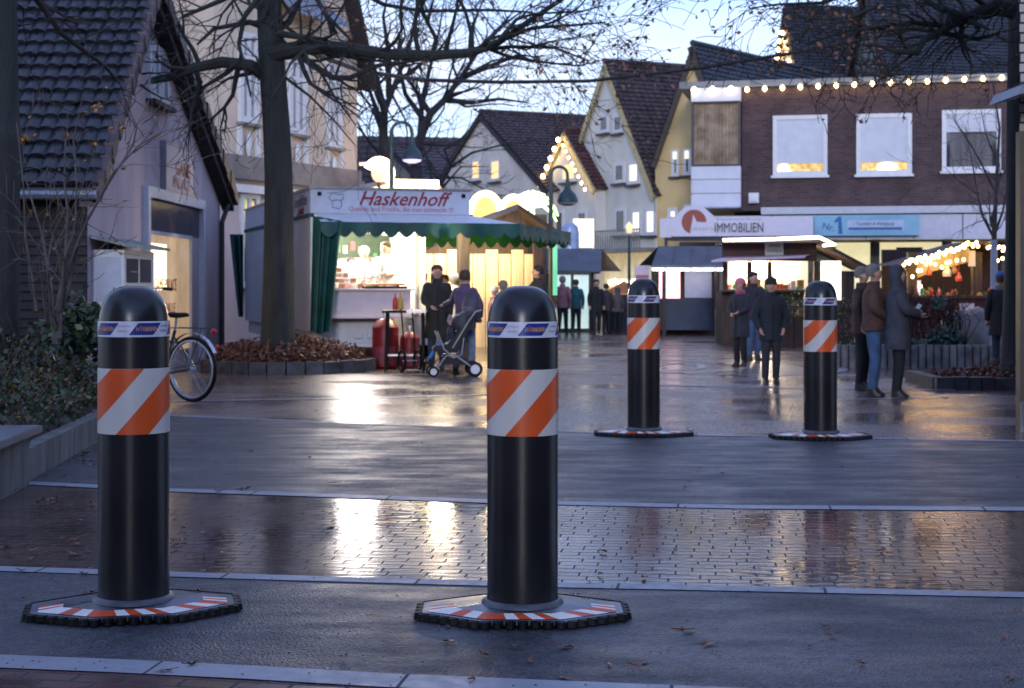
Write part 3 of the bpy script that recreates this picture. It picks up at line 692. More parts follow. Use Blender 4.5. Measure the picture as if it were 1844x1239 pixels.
# ---------- brick building with shops
W5 = Wall(1336, 50, px2=1900, Y2=48)
L5 = W5.u(1900); z0b = W5.uz(1500,378)[1]; ztop = W5.uz(1500,148)[1]
M_brickw = brickmat('dark_red_brick', (.060,.030,.034), (.105,.055,.056), (.085,.072,.075), .25, .083, .012, bump=.6, cvar=.3)
t5 = thing('brick_building', 'flat dark red brick building with three big white windows above a row of shops', 'building', tuple(W5.A), W5.ang)
MB().box(0,L5,0,9,z0b,ztop-.12).build('wall', M_brickw, t5)
MB().box(-2.0,L5,-.12,9,ztop-.1,ztop+.12).build('coping', pm('grey_metal_coping',(.13,.15,.18),.4,.15,3), t5)
M_arch = pm('lit_candle_arch',(1,.85,.6),.5,.1,emit=1.4,ecol=(1,.75,.4))
for i, (a,b,c,d) in enumerate(((1392,208,1490,316),(1542,205,1642,314),(1696,198,1802,308))):
    x0,x1,z0,z1 = W5.rect(a,b,c,d); fw = .13
    o = window(t5, x0,x1,z0,z1, pane=(M_glass if i == 2 else pm('amber_lit_room',(.9,.5,.15),.5,.7,5,emit=.20,ecol=(1,.46,.1))), fw=fw, mull=0, dp=.12, sill=True, sillm=M_whitep)
    hb = .80 if i < 2 else .36
    sh = MB(); zz = z1-fw; zb = z1-(z1-z0)*hb; k = int((zz-zb)/.05)
    for j in range(k): sh.box(x0+fw,x1-fw,-.085+(.006 if j%2 else 0),-.03,zz-(j+1)*(zz-zb)/k,zz-j*(zz-zb)/k-.004)
    sh.build('roller_shutter', M_blind, o)
    if i == 2: MB().box(x0+.25,x1-.25,-.0265,-.0255,z0+fw,zb).build('curtain', pm('grey_brown_curtain',(.14,.13,.13),.8,.2,2,stretch=(8,1,.3)), o)
    if i == 1: MB().ball(((x0+x1)/2+.1,-.06,z0+.22),(.33,.03,.16),12).build('lit_arch_decoration', M_arch, o)
    if i == 0: MB().ball((x0+.35,-.06,z0+.2),(.2,.03,.18),12).build('lit_lamp', M_arch, o)
x0,x1,z0,z1 = W5.rect(1349,348,1367,366)
MB().box(x0,x1,-.25,-.003,z0,z1).box(x0+.05,x1-.05,-.32,-.251,z0+.05,z1-.1).build('floodlight', M_whitep, t5)
# bay at the left end
zr0, zr1 = W5.uz(1290,375)[1], W5.uz(1290,150)[1]
bxl = W5.u(1246)
M_bay = pm('white_panel_cladding', (.58,.60,.70), .45, .05, 2)
bay = MB()
zw1 = W5.uz(1290,184)[1]; zw0 = W5.uz(1290,300)[1]
bay.box(bxl,-.02,-.28,6,zw1,ztop-.11)
for k in range(3):
    zz0 = zr0+(zw0-zr0)*k/3; bay.box(bxl,-.02,-.28,6,zz0+.03,zr0+(zw0-zr0)*(k+1)/3-.02)
bay.box(bxl+.03,-.03,-.22,6,zr0,zw0)
bay.build('bay_cladding', M_bay, t5)
wo = MB().box(bxl,bxl+.07,-.26,-.16,zw0,zw1).box(-.10,-.02,-.26,-.16,zw0,zw1).box(bxl+.07,-.1,-.26,-.16,zw0,zw0+.06).box(bxl+.07,-.1,-.26,-.16,zw1-.05,zw1).build('bay_window', M_sill, t5)
cu = MB(); n = 60
for j in range(n):
    f0, f1 = j/n, (j+1)/n; X0, X1 = bxl+.07+(-.17-bxl)*f0, bxl+.07+(-.17-bxl)*f1
    ya, yb = -.12+.035*math.sin(j*1.9), -.12+.035*math.sin((j+1)*1.9); cu.quad((X0,ya,zw0+.06),(X1,yb,zw0+.06),(X1,yb,zw1-.05),(X0,ya,zw1-.05))
cu.build('curtain', pm('beige_lit_curtain',(.30,.25,.20),.8,.3,3,emit=.015,ecol=(1,.6,.3)), wo)
MB().box(bxl+.05,-.06,0,6,zw0-.2,zw1+.2).build('bay_core', M_olive, t5)
# shop front band and shops
zs1, zs0 = W5.uz(1600,383)[1], W5.uz(1600,432)[1]
xs = W5.u(1205)
MB().box(xs,L5,-.9,-.003,zs0,zs1-.10).build('fascia', pm('white_fascia_panel',(.50,.51,.62),.4,.05), t5)
MB().box(xs+3,L5,-1.0,-.003,zs1-.06,zs1+.16).build('canopy_edge', pm('pale_canopy_edge',(.45,.47,.54),.4,.06), t5)
for j in range(9):
    x = xs+3.3+j*1.45; MB().box(x,x+.03,-.915,-.9015,zs0,zs1-.1).build('fascia_joint', M_sill, t5)
MB().box(xs+.2,L5,1.2,9,0,zs0-.004).build('shop_wall', M_olive, t5)
sx = [1560,1572,1610,1640,1660,1750]
for a,b_ in ((1505,1568),(1578,1700),(1708,1800),(1806,1900)):
    x0, x1 = W5.u(a), W5.u(b_); MB().box(x0,x1,1.15,1.197,.3,zs0-.05).build('lit_shop_window', pm('yellow_lit_shop',(.8,.75,.45),.5,.3,1.2,emit=.27,ecol=(1,.88,.5)), t5)
    MB().box(x1,x1+.3,1.05,1.197,0,zs0-.05).build('shop_pillar', M_sill, t5)
x0,x1,z0,z1 = W5.rect(1616,444,1664,452); MB().box(x0,x1,1.0,1.14,z0,z1).build('fascia_light', M_sill, t5)
# ---------- shop signs
is_ = thing('estate_agent_sign', 'white house-shaped sign with a rust red circle logo and the word IMMOBILIEN', 'sign', tuple(W5.A), W5.ang)
M_sgn = pm('white_sign_face', (.62,.60,.72), .4, .03)
x0,x1,z0,z1 = W5.rect(1218,375,1298,428); xm = (x0+x1)/2; zsh = W5.uz(1258,398)[1]
MB().prism([(x0,z0),(x1+.0,z0),(x1,zsh),(xm+.25,z1),(xm-.25,z1),(x0,zsh)], -1.55, -1.2, 'y').build('gable_panel', M_sgn, is_)
a0,a1,c0,c1 = W5.rect(1198,397,1219,430); MB().box(a0,x0-.003,-1.5,-1.1,c0,c1).build('side_panel', M_sgn, is_)
b0_,b1_,d0,d1 = W5.rect(1298,395,1466,428); MB().box(x1+.003,b1_,-1.5,-1.25,z0,W5.uz(1380,394)[1]).build('long_panel', M_sgn, is_)
M_rust = pm('rust_red_print', (.30,.06,.04), .5, .05)
cxl, czl, rl_ = xm, W5.uz(1258,403)[1], (x1-x0)*.27
disc = [(cxl,czl)]
lg = MB(); arc = []
for i in range(41):
    q = R(-2+i*(232)/40); arc.append((cxl+rl_*math.cos(q), czl+rl_*math.sin(q)))
# circle with a spire-shaped notch
notch = [(cxl-rl_*.32, czl-rl_*.95), (cxl-rl_*.20, czl-rl_*.2), (cxl-rl_*.06, czl+rl_*.62), (cxl+rl_*.22, czl+rl_*.02)]
poly = arc+notch
tris = []
vs = [(p[0],-1.557,p[1]) for p in poly]
bm = bmesh.new(); bv = [bm.verts.new(v) for v in vs]; f = bm.faces.new(bv); bmesh.ops.triangulate(bm, faces=[f]); me = bpy.data.meshes.new('logo'); bm.to_mesh(me); bm.free(); me.materials.append(M_rust)
o = bpy.data.objects.new('logo', me); COL.objects.link(o); o.parent = is_
text('IHR PARTNER', .16, pm('faint_grey_print',(.35,.34,.42),.5,.05), is_, xm+.35, -1.557, z0+.22, width=.95)
q0,q1,e0,e1 = W5.rect(1294,405,1379,422)
text('IMMOBILIEN', .42, pm('dark_print',(.04,.04,.07),.5,.05), is_, (q0+q1)/2, -1.562, (e0+e1)/2, width=(q1-q0), bold=.0)
text('Hausverwaltung', .12, pm('faint_grey_print'), is_, (q0+q1)/2, -1.507, e1+.13, width=(q1-q0)*.9)
MB().tube([(xm-.9,-1.35,z0),(xm-.9,-1.35,.0)], .05, 8).build('post', M_sill, is_)
bs = thing('blue_shop_sign', 'light blue shop banner with large number 1 on the white fascia', 'sign', tuple(W5.A), W5.ang)
x0,x1,z0,z1 = W5.rect(1467,390,1652,426)
M_lb = pm('light_blue_banner', (.13,.36,.52), .45, .14, 1.5, col2=(.24,.48,.64))
MB().box(x0,x1,-1.12,-.93,z0,z1).build('panel', M_lb, bs)
M_db = pm('strong_blue_print', (.005,.12,.36), .5, .05)
H_ = z1-z0; Wd = x1-x0
MB().prism([(x0+Wd*q_,z0+H_*r_) for q_,r_ in ((.235,.08),(.275,.08),(.262,.94),(.235,.94),(.195,.72),(.205,.62),(.232,.70))], -1.126, -1.1205, 'y').build('number_one', M_db, bs)
text('Nr.', H_*.45, M_db, bs, x0+Wd*.14, -1.124, z0+H_*.42, bold=.004, tilt=R(-12))
MB().box(x0+Wd*.32,x0+Wd*.86,-1.127,-1.121,z0+H_*.24,z0+H_*.74).build('white_strip', pm('pale_blue_strip',(.42,.50,.66),.5,.05), bs)
text('Textilien & Reinigung', H_*.24, pm('dark_print'), bs, x0+Wd*.58, -1.131, z0+H_*.58, shear=.3, width=Wd*.36)
MB().box(x0+Wd*.33,x0+Wd*.84,-1.131,-1.1275,z0+H_*.27,z0+H_*.40).build('blue_bar', M_db, bs)
# ---------- fairy lights
def string_lights(name, label, pts, n, parent_sag=.12, r=.055, cable=True, group='strings of warm fairy lights', mat=M_bulb):
    pts = [Vector(p) for p in pts]; t = thing(name, label, 'fairy lights', tuple(pts[0]), 0, group)
    o0 = pts[0]; seg = [0]
    for a, b in zip(pts, pts[1:]): seg.append(seg[-1]+(b-a).length)
    def at(s):
        s = min(max(s,0),seg[-1])
        for i in range(len(pts)-1):
            if s <= seg[i+1]+1e-9: return pts[i].lerp(pts[i+1], (s-seg[i])/max(1e-9,seg[i+1]-seg[i]))
        return pts[-1]
    cb = []
    first = None
    for i in range(n):
        p = at(seg[-1]*i/max(1,n-1))-o0
        if first is None:
            first = MB().lathe([(.001,-r*1.9),(r*.7,-r*1.5),(r,-r*.8),(r*.85,-r*.1),(r*.4,r*.5)], 8).build('bulb', mat, t, smooth=True); first.location = p
        else:
            c = first.copy(); COL.objects.link(c); c.parent = t; c.location = p
        cb.append(p+Vector((0,0,r*.6)))
        if i < n-1: cb.append(at(seg[-1]*(i+.5)/(n-1))-o0+Vector((0,0,r*.6-parent_sag*.3)))
    MB().tube(cb, .012, 5).build('cable', M_wire, t)
    return t
d5 = Vector((math.cos(W5.ang), math.sin(W5.ang), 0)); n5 = Vector((math.sin(W5.ang), -math.cos(W5.ang), 0))
def on5(px, py, off=.2):
    u, z = W5.uz(px,py); p = W5.A+d5*u+n5*off; return Vector((p.x,p.y,z))
string_lights('fairy_lights', 'long row of warm round bulbs under the top edge of the brick building', [on5(1346,160),on5(1844,137),on5(1905,134)], 18, r=.07)
string_lights('fairy_lights', 'three warm bulbs in a row on the white bay of the brick building', [on5(1252,162,.42),on5(1318,160,.42)], 3, r=.085, mat=pm('lit_white_bulb',(1,.9,.7),.5,0,3,emit=4.5,ecol=(1,.78,.45)))
def verge_lights(lab, W, a, b, n, r=.07):
    def on(px, py):
        u, z = W.uz(px,py); d = W.d; nn = Vector((d.y,-d.x,0)); p = W.A+d*u+nn*.35; return Vector((p.x,p.y,z))
    string_lights('fairy_lights', lab, [on(*a),on(*b)], n, r=r)
verge_lights('warm bulbs down the left edge of the small annex gable', WA2, (1020,250), (978,348), 7, .085)
verge_lights('small warm bulbs down the right edge of the small annex gable', WA2, (1022,250), (1068,340), 9, .05)
verge_lights('warm bulbs down the left edge of the dark roofed gable', WD, (1419,58), (1409,132), 6, .085)
verge_lights('warm bulbs down the right edge of the dark roofed gable', WD, (1423,58), (1441,134), 7, .075)
# ================================================================ unseen street houses, added to darken the bollards' reflections around a sun gap
for i, (x0, x1, y0, y1, h_, lab, m_) in enumerate(((-16,-7.5,-30,3,7,'unseen row house added left behind the viewpoint to darken reflections',M_beige),(8.5,17,-30,9,7.5,'unseen row house added right behind the viewpoint to darken reflections',M_olive),
      (-7.4,-2.6,-34,-27,8,'unseen house added behind the viewpoint, left of the gap for sunlight',M_olive),(1.2,8.4,-34,-27,8.5,'unseen house added behind the viewpoint, right of the gap for sunlight',M_olive))):
    t = thing('unseen_row_house', lab, 'house', ((x0+x1)/2,(y0+y1)/2,0), 0, 'unseen houses added behind the viewpoint for reflections and shade'); hx, hy = (x1-x0)/2, (y1-y0)/2
    MB().box(-hx,hx,-hy,hy,0,h_).build('wall', m_, t)
    MB().prism([(-hx-.4,h_-.1),(hx+.4,h_-.1),(0,h_+3.2)], -hy-.3, hy+.3, 'y').build('roof', M_tiledark, t)
# ================================================================ market stalls
M_trail = pm('white_trailer_panel', (.55,.56,.62), .45, .06, 2)
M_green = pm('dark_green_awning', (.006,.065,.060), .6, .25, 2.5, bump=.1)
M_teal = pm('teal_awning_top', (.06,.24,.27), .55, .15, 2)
M_greenlit = pm('lamplit_awning_green', (.03,.22,.05), .7, .2, 2)  # brighter awning green, lamplight from the stall put into the colour
M_wood = pm('warm_pine_boards', (.70,.56,.36), .6, .15, 2, stretch=(8,8,.6))
M_dkwood = pm('dark_stall_wood', (.045,.026,.02), .65, .3, 3, stretch=(6,6,.6), bump=.15)
M_brwood = pm('brown_post_wood', (.060,.042,.034), .6, .25, 3, stretch=(6,6,.6))
M_red = pm('red_lettering', (.24,.01,.03), .5, .05)
M_pinkr = pm('pinkish_red_lettering', (.45,.16,.26), .5, .05)
M_steel = pm('brushed_steel', (.45,.45,.47), .3, .1, 5, metal=.8)
M_tubel = pm('lit_fluorescent_tube', (1,1,.95), .5, 0, emit=7, ecol=(1,.94,.86))
M_roofblue = pm('blue_grey_bitumen_roof', (.075,.085,.12), .6, .15, 2)
M_inner = pm('white_stall_lining', (.60,.57,.52), .6, .06, 3)
def lamp(name, par, loc, energy, col=(1,.82,.6), size=.25):
    l = bpy.data.lights.new(name, 'POINT'); l.energy = energy; l.color = col; l.shadow_soft_size = size
    o = bpy.data.objects.new(name, l); COL.objects.link(o); o.parent = par; o.location = loc; return o
TR = Wall(565, 27.5, ang=R(17)); LT = 2.86
t = thing('food_trailer', 'white food trailer with dark green awning and red script sign reading Haskenhoff', 'food trailer', tuple(TR.A), TR.ang)
D = 9.0
z1s, z0s = 3.15, 2.72
MB().box(-.06,LT,0,D,z0s,z1s).build('sign_box', pm('pale_blue_white_sign',(.46,.52,.66),.4,.04), t)
MB().box(-.09,LT+.03,-.03,D,z1s,z1s+.04).build('sign_edge', M_steel, t)
text('Haskenhoff', .36, M_red, t, LT*.56, -.006, z1s-.165, shear=.42, width=1.72, bold=.004)
text('Qualität und Frische, die man schmeckt !!!', .12, M_pinkr, t, LT*.555, -.006, z0s+.085, width=1.92, bold=.001)
# small line drawing of a chef's hat
hat = MB()
hp = [(.30,3.06),(.27,2.98),(.33,2.94),(.33,2.83),(.46,2.80),(.50,2.86),(.49,2.95),(.54,3.0),(.51,3.07),(.44,3.05),(.38,3.08),(.30,3.06)]
hat.tube([(x,-.006,z) for x,z in hp], .007, 5); hat.tube([(.33,-.006,2.94),(.40,-.006,2.96),(.49,-.006,2.95)], .007, 5)
hat.build('hat_drawing', pm('thin_blue_print',(.12,.17,.3),.5,.05), t)
for x in (.10, LT-.12): MB().box(x-.035,x+.035,-.02,-.003,3.03,3.10).build('spotlight', M_rubber, t)
# left flank and its lettering
MB().box(-.06,-.001,.0,D,.62,z0s-.02).build('side_panel', pm('light_blue_grey_panel',(.44,.47,.56),.45,.05,1.2), t)
MB().box(-.09,-.0,-.02,D,z0s-.07,z0s-.004).build('side_trim', M_green, t)
for (s_, sz, z, m_, y0_) in (('Spezialitäten', .30, 2.98, pm('grey_brown_letters',(.20,.18,.20),.5,.05), 1.1), ('...Qualität', .2, 2.80, M_red, 1.1), ('Haskenhoff', .32, 2.92, M_red, 4.6)):
    me = text_mesh(s_, sz, .3, .002); me.transform(Matrix.Translation((-.066,y0_,z)) @ Matrix.Rotation(R(-90),4,'Z') @ Matrix.Rotation(R(90),4,'X'))
    me.materials.clear(); me.materials.append(m_); o = bpy.data.objects.new('side_lettering', me); COL.objects.link(o); o.parent = t
# chassis, floor, walls
lb = MB().box(.02,1.45,.0,.6,.34,.92).box(.02,LT,.6,D,.34,.92)
lb.box(.06,.6,-.015,-.0,.42,.80).box(.66,1.40,-.015,0,.42,.80)
lb.build('lower_body', M_trail, t)
MB().box(.72,.86,-.06,-.016,.50,.62).build('socket_box', M_trail, t); MB().box(.96,1.10,-.06,-.016,.50,.62).build('socket_box', M_trail, t)
for wy in (2.6,3.5):
    for wx in (.15, LT-.35):
        w_ = MB().lathe([(.10,0),(.30,.0),(.33,.04),(.33,.16),(.30,.20),(.10,.20)], 20, M=Matrix.Translation((wx,wy,.33)) @ Matrix.Rotation(R(90),4,'Y')).build('wheel', M_rubber, t, smooth=True)
MB().box(0,1.93,2.6,2.66,.92,z0s-.02).build('back_wall', M_inner, t)
MB().box(1.93,1.97,.35,2.66,.92,z0s-.045).build('partition', M_inner, t)
rq = random.Random(6); mc_ = [pm('price_card_'+c, k, .5, .1) for c, k in (('white',(.6,.6,.55)),('red',(.4,.05,.05)),('yellow',(.5,.38,.08)),('brown',(.2,.10,.05)),('green',(.05,.2,.06)))]
for i in range(11): x_ = .25+i*.15; z_ = rq.uniform(1.75,2.2); MB().box(x_,x_+rq.uniform(.07,.12),2.48,2.495,z_,z_+rq.uniform(.09,.2)).build('price_card', mc_[i % 5], t)
for i in range(9): x_ = .42+i*.16; MB().lathe([(.02,0),(.035,-.03),(.032,-.17),(.015,-.2)][::-1], 8, (x_,.35+.05*(i%3),2.58)).build('hanging_sausage', mc_[3 if i%3 else 1], t, smooth=True)
MB().box(0,LT,.0,2.6,z0s-.04,z0s-.005).build('ceiling', M_inner, t)
MB().box(0,.05,.05,2.6,.93,z0s-.045).build('inner_wall', M_inner, t)
u0, zc0 = TR.uz(583, 523); u1_, zc1 = TR.uz(733, 566)
cn = MB().box(.14,u1_,-.30,.35,zc1-.02,zc0).box(.10,u1_+.06,-.36,.42,zc0,zc0+.035).box(.06,u1_+.05,-.34,.4,zc1-.06,zc1-.02)
cn.build('counter', pm('pinkish_white_counter',(.55,.48,.52),.4,.04), t)
M_greenin = pm('green_interior_panel', (.012,.035,.010), .6, .3, 2)
MB().prism([(.30,2.30),(.8,2.52),(1.9,2.40),(1.9,2.02),(1.0,1.98),(.5,1.9)], 2.50, 2.58, 'y').build('green_panel', M_greenin, t)
for k in range(2):
    lt_ = MB().tube([(.25+k*1.0,.55,z0s-.12),(1.15+k*1.0,.55,z0s-.12)], .022, 8).build('tube_lamp', M_tubel, t)
lamp('ceiling_lamp', t, (.9,.75,2.45), 190, (1,.90,.80), .35)
lamp('serving_lamp', t, (2.2,-.5,2.35), 90, (1,.78,.5), .2)
# awning
E = [(0.02,-.62),(3.62,-.62),(6.05,3.6)]       # outer edge, seen from above
I_ = [(0.0,-.01),(LT+.01,-.01),(LT+.01,3.6)]
ze = 2.545; zi = z0s-.01
aw = MB(); aw.quad((E[0][0],E[0][1],ze),(E[1][0],E[1][1],ze),(I_[1][0],I_[1][1],zi),(I_[0][0],I_[0][1],zi))
aw.build('awning_front', pm('white_awning_strip',(.55,.60,.70),.5,.05), t)
n = 10; sd = MB(); 
for i in range(n):     # slightly sagging teal side
    def pr(f, k):
        a = Vector((*E[1],ze)).lerp(Vector((*E[2],ze)), f); b = Vector((*I_[1],zi)).lerp(Vector((*I_[2],zi)), f); p = a.lerp(b, k); p.z -= .06*math.sin(math.pi*f); return p
    for k in range(3): sd.quad(pr(i/n,k/3),pr((i+1)/n,k/3),pr((i+1)/n,(k+1)/3),pr(i/n,(k+1)/3))
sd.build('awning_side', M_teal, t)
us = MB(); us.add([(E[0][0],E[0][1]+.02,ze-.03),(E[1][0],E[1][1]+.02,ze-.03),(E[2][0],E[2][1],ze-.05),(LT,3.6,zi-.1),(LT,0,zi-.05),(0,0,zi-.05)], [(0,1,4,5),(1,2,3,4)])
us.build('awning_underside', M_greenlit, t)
def scallops(a, b, z, h, n, m, name, par):
    mb = MB(); a, b = Vector((*a,0)), Vector((*b,0)); S = 8; tot = n*S; pr = None
    out = Vector(((b-a).y, -(b-a).x, 0)).normalized()
    for i in range(tot+1):
        f = i/tot; p = a.lerp(b,f)+out*(.02*math.sin(f*n*2.1)); q = (i % S)/S; bot = z-h*(.62+.38*math.sin(math.pi*q)) if i % S else z-h*.62
        A, B = (p.x,p.y,z), (p.x,p.y,bot)
        if pr: mb.quad(pr[0],A,B,pr[1])
        pr = (A,B)
    return mb.build(name, m, par)
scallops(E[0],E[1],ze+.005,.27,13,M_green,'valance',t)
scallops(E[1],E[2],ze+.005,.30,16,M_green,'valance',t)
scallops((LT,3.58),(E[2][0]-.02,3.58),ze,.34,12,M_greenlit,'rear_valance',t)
# curtain hanging at the near left corner
cu = MB(); n = 26
for i in range(n):
    f0, f1 = i/n, (i+1)/n
    def cp(f, k):      # k: 0 top, 1 bottom
        x = -.07+(.02 if k else .46)*f*(1 if not k else 8); y = -.64+.62*(1-f)*.5+.05*math.sin(f*19)*(1+k)
        return (x-.0 if not k else -.12+.30*f, y, (2.66-.10*f) if not k else .62+.02*math.sin(f*9))
    for k in range(6): cu.quad(cp2(f0,k/6) if False else tuple(Vector(cp(f0,0)).lerp(Vector(cp(f0,1)),k/6)), tuple(Vector(cp(f1,0)).lerp(Vector(cp(f1,1)),k/6)), tuple(Vector(cp(f1,0)).lerp(Vector(cp(f1,1)),(k+1)/6)), tuple(Vector(cp(f0,0)).lerp(Vector(cp(f0,1)),(k+1)/6)))
cu.build('curtain', M_green, t)
cu = MB()
for i in range(10):
    f0, f1 = i/10, (i+1)/10; cu.quad((-.14-.3*f0,D-.3+.1*math.sin(f0*14),2.6),(-.14-.3*f1,D-.3+.1*math.sin(f1*14),2.6),(-.14-.1*f1,D-.3+.1*math.sin(f1*14),.7),(-.14-.1*f0,D-.3+.1*math.sin(f0*14),.7))
cu.build('curtain', M_green, t)
MB().tube([(1.99,.1,.9),(1.99,.1,z0s-.05)], .065, 10).build('post', M_inner, t)
pu, _ = TR.uz(837,500)
MB().box(pu-.1,pu+.1,.0,.2,0.0,z0s-.1).build('post', M_brwood, t)
MB().box(2.02,2.7,.05,.55,.92,1.28).box(1.98,2.75,.0,.6,1.28,1.32).build('side_counter', M_inner, t)
# goods on the counter
def local(W, px, py, off=0):
    u, z = W.uz(px,py); return u, z
rq = random.Random(16)
gd = thing('food_display', 'piled food trays and snack boxes on the left of the trailer counter', 'food display', tuple(TR.A), TR.ang)
random.seed(4)
pinks = [pm('pink_packaging',(.55,.25,.22),.5,.2,9), pm('cream_packaging',(.6,.5,.4),.5,.2,9), pm('brown_packaging',(.3,.14,.07),.5,.2,9)]
for r_ in range(5):
    for i in range(6-r_):
        x = .20+i*.115+random.uniform(-.01,.01); MB().box(x,x+.1,-.1+.09*r_,-.02+.09*r_,zc0+.036+r_*.095,zc0+.036+r_*.095+.085).build('packet', pinks[(i+r_)%3], gd)
for i in range(16):
    x = rq.uniform(.9,1.62); h_ = rq.uniform(.05,.16); w_ = rq.uniform(.03,.05); MB().lathe([(w_,0),(w_*1.1,h_*.6),(w_*.7,h_)], 8).build('bowl', rq.choice(pinks+mc_), gd, loc=(x,rq.uniform(.1,.35),zc0+.036))
tr = thing('serving_tray', 'dark tray heaped with browned sausages on the trailer counter', 'tray', tuple(TR.A), TR.ang)
MB().box(.85,1.62,-.34,.05,zc0+.036,zc0+.075).build('tray', M_rubber, tr)
sg_ = MB()
for i in range(16): x = .9+.045*i; sg_.tube([(x,-.28,zc0+.10),(x+.03,-.15,zc0+.12),(x+.01,-.02,zc0+.10)], .018, 6)
sg_.build('sausages', pm('browned_sausage',(.30,.10,.035),.4,.2,10), tr, smooth=True)
# mustard and ketchup bottles
def bottle(loc, m, lab, k=1):
    o = MB().lathe([(.001,0),(.045*k,.0),(.048*k,.02),(.045*k,.16*k),(.03*k,.20*k),(.014*k,.22*k),(.010*k,.27*k),(.001,.28*k)], 12).build('sauce_bottle', m, None, smooth=True, loc=loc); tag(o, lab, 'bottle')
M_must = pm('mustard_yellow_plastic',(.50,.30,.06),.4,.1); M_ketch = pm('ketchup_red_plastic',(.42,.02,.02),.4,.1)
# ---------- standing table with gas bottles in front of the trailer
TY = 26.3; tx0, tx1 = gx(690,TY), gx(769,TY); tzz = gz(563,TY)
tb = thing('standing_table', 'high narrow table with dark top in front of the food trailer', 'table', ((tx0+tx1)/2,TY,0), 0)
hw = (tx1-tx0)/2
MB().box(-hw,hw*.1,-.28,.3,tzz,tzz+.04).build('tabletop', M_rubber, tb)
MB().box(hw*.1+.005,hw,-.3,.3,tzz+.005,tzz+.045).build('tabletop', M_steel, tb)
for sx, sy in ((-1,-1),(1,-1),(-1,1),(1,1)): MB().tube([(sx*hw*.8,sy*.22,tzz),(sx*hw*.86,sy*.24,0)], .018, 6).build('leg', M_rubber, tb)
MB().box(-hw*.8,hw*.8,-.02,.02,.25,.28).build('brace', M_steel, tb)
bottle((gx(722,TY),TY-.1,tzz+.05), M_must, 'yellow sauce bottle on the high table in front of the trailer', 1.1)
bottle((gx(711,TY),TY+.1,tzz+.05), M_ketch, 'red sauce bottle behind the yellow one on the high table', 1.0)
bottle((gx(722,TY+2.3),TY+1.55,gz(521,TY+1.55)-.12), M_ketch, 'dark red sauce bottle at the right end of the trailer counter', .9)
M_gas = pm('red_gas_bottle',(.20,.008,.012),.4,.15,4)
def gas(px, lab, k):
    Y = 27.0; z0 = 0; x = gx(px,Y)
    g_ = thing('gas_bottle', lab, 'gas bottle', (x,Y,0), 0, 'red gas bottles under the table')
    r = .17*k; h = .68*k
    MB().lathe([(r*.8,0),(r,.04),(r,h*.45),(r*1.01,h*.5),(r,h*.55),(r,h*.78),(r*.6,h*.92),(r*.3,h*.95)], 20).build('body', M_gas, g_, smooth=True)
    MB().lathe([(.03,h*.94),(.03,h*1.02),(.05,h*1.02),(.05,h*1.08),(.001,h*1.09)], 10).build('valve', M_steel, g_)
    MB().lathe([(r*1.003,h*.1),(r*1.012,h*.1),(r*1.012,h*.42),(r*1.003,h*.42)], 20).build('label_band', pm('faded_red_band',(.20,.03,.045),.5,.2), g_)
gas(694, 'wider red gas bottle left of the table legs by the trailer', 1.35)
gas(738, 'narrower red gas bottle behind the right table leg by the trailer', 1.0)
# hand cart wheel and cart near the table
ct = thing('hand_cart', 'small black hand truck with wheels leaning beside the gas bottles', 'hand truck', (gx(738,25.9),25.9,0), R(25))
for s_ in (-.14,.14):
    wb_ = MB(); ring = [(s_,.17*math.cos(2*math.pi*i/16),.19+.17*math.sin(2*math.pi*i/16)) for i in range(17)]; wb_.tube(ring, .022, 6, cap=False)
    for i in range(5): q = 2*math.pi*i/5; wb_.tube([(s_,0,.19),(s_,.16*math.cos(q),.19+.16*math.sin(q))], .006, 4)
    wb_.build('wheel', M_rubber, ct)
    MB().tube([(s_*.7,0,.15),(s_*.7,.05,.6),(s_*.7,.15,1.05)], .014, 6).build('upright', M_rubber, ct)
MB().tube([(-.14,0,.19),(.14,0,.19)], .012, 6).build('axle', M_steel, ct)
MB().box(-.12,.12,-.24,.0,.03,.045).build('toe_plate', M_steel, ct)
# ---------- wooden hut behind the awning
W7 = Wall(845, 36, ang=R(8))
h7 = thing('market_hut', 'wooden market hut with brown gable roof behind the green awning', 'market stall', tuple(W7.A), W7.ang)
ul, zl_ = W7.uz(845,405); up, zp_ = W7.uz(921,371); ur, zr_ = W7.uz(1010,430); um = W7.u(951)
bd = MB(); x = W7.u(735)
while x < um-.05: bd.box(x,x+.28,-.03,0,0,2.15+.1*(int(x*3.6)%2)); x += .30
bd.build('board_wall', M_wood, h7)
MB().prism([(um,0),(um,2.3),(W7.u(1005),2.45),(up,zp_-.1),(ul,zl_-.1),(W7.u(762),2.2),(W7.u(762),0)], .01, 3.2, 'y').build('body', M_dkwood, h7)
for a_, b_ in (((ul-.35,zl_-.1),(up,zp_)),((up,zp_),(ur,zr_))):
    MB().prism([a_,b_,(b_[0],b_[1]-.12),(a_[0],a_[1]-.12)], -1.1, 3.4, 'y').build('roof', M_dkwood if b_[0] > up+.1 else M_roofblue, h7)
MB().prism([(ul+.3,zl_-.16),(up,zp_-.14),(ur-.8,zr_+.1),(up+.1,zr_+.15)], -1.0,-.95, 'y').build('gable_board', M_dkwood, h7)
for px in (955,963,985): MB().box(W7.u(px)-.06,W7.u(px)+.06,-.9,-.78,0,2.5).build('post', M_dkwood, h7)
MB().box(W7.u(984),W7.u(987)+.06,-.93,-.905,1.2,2.5).build('green_light_strip', pm('green_led',(.2,.8,.5),.5,0,emit=.10,ecol=(.25,1,.55)), h7)
lamp('hut_lamp', h7, (W7.u(880),-1.3,2.2), 60, (1,.72,.36), .2)
lamp('hut_lamp', h7, (W7.u(800),-1.0,2.2), 55, (1,.75,.42), .2)
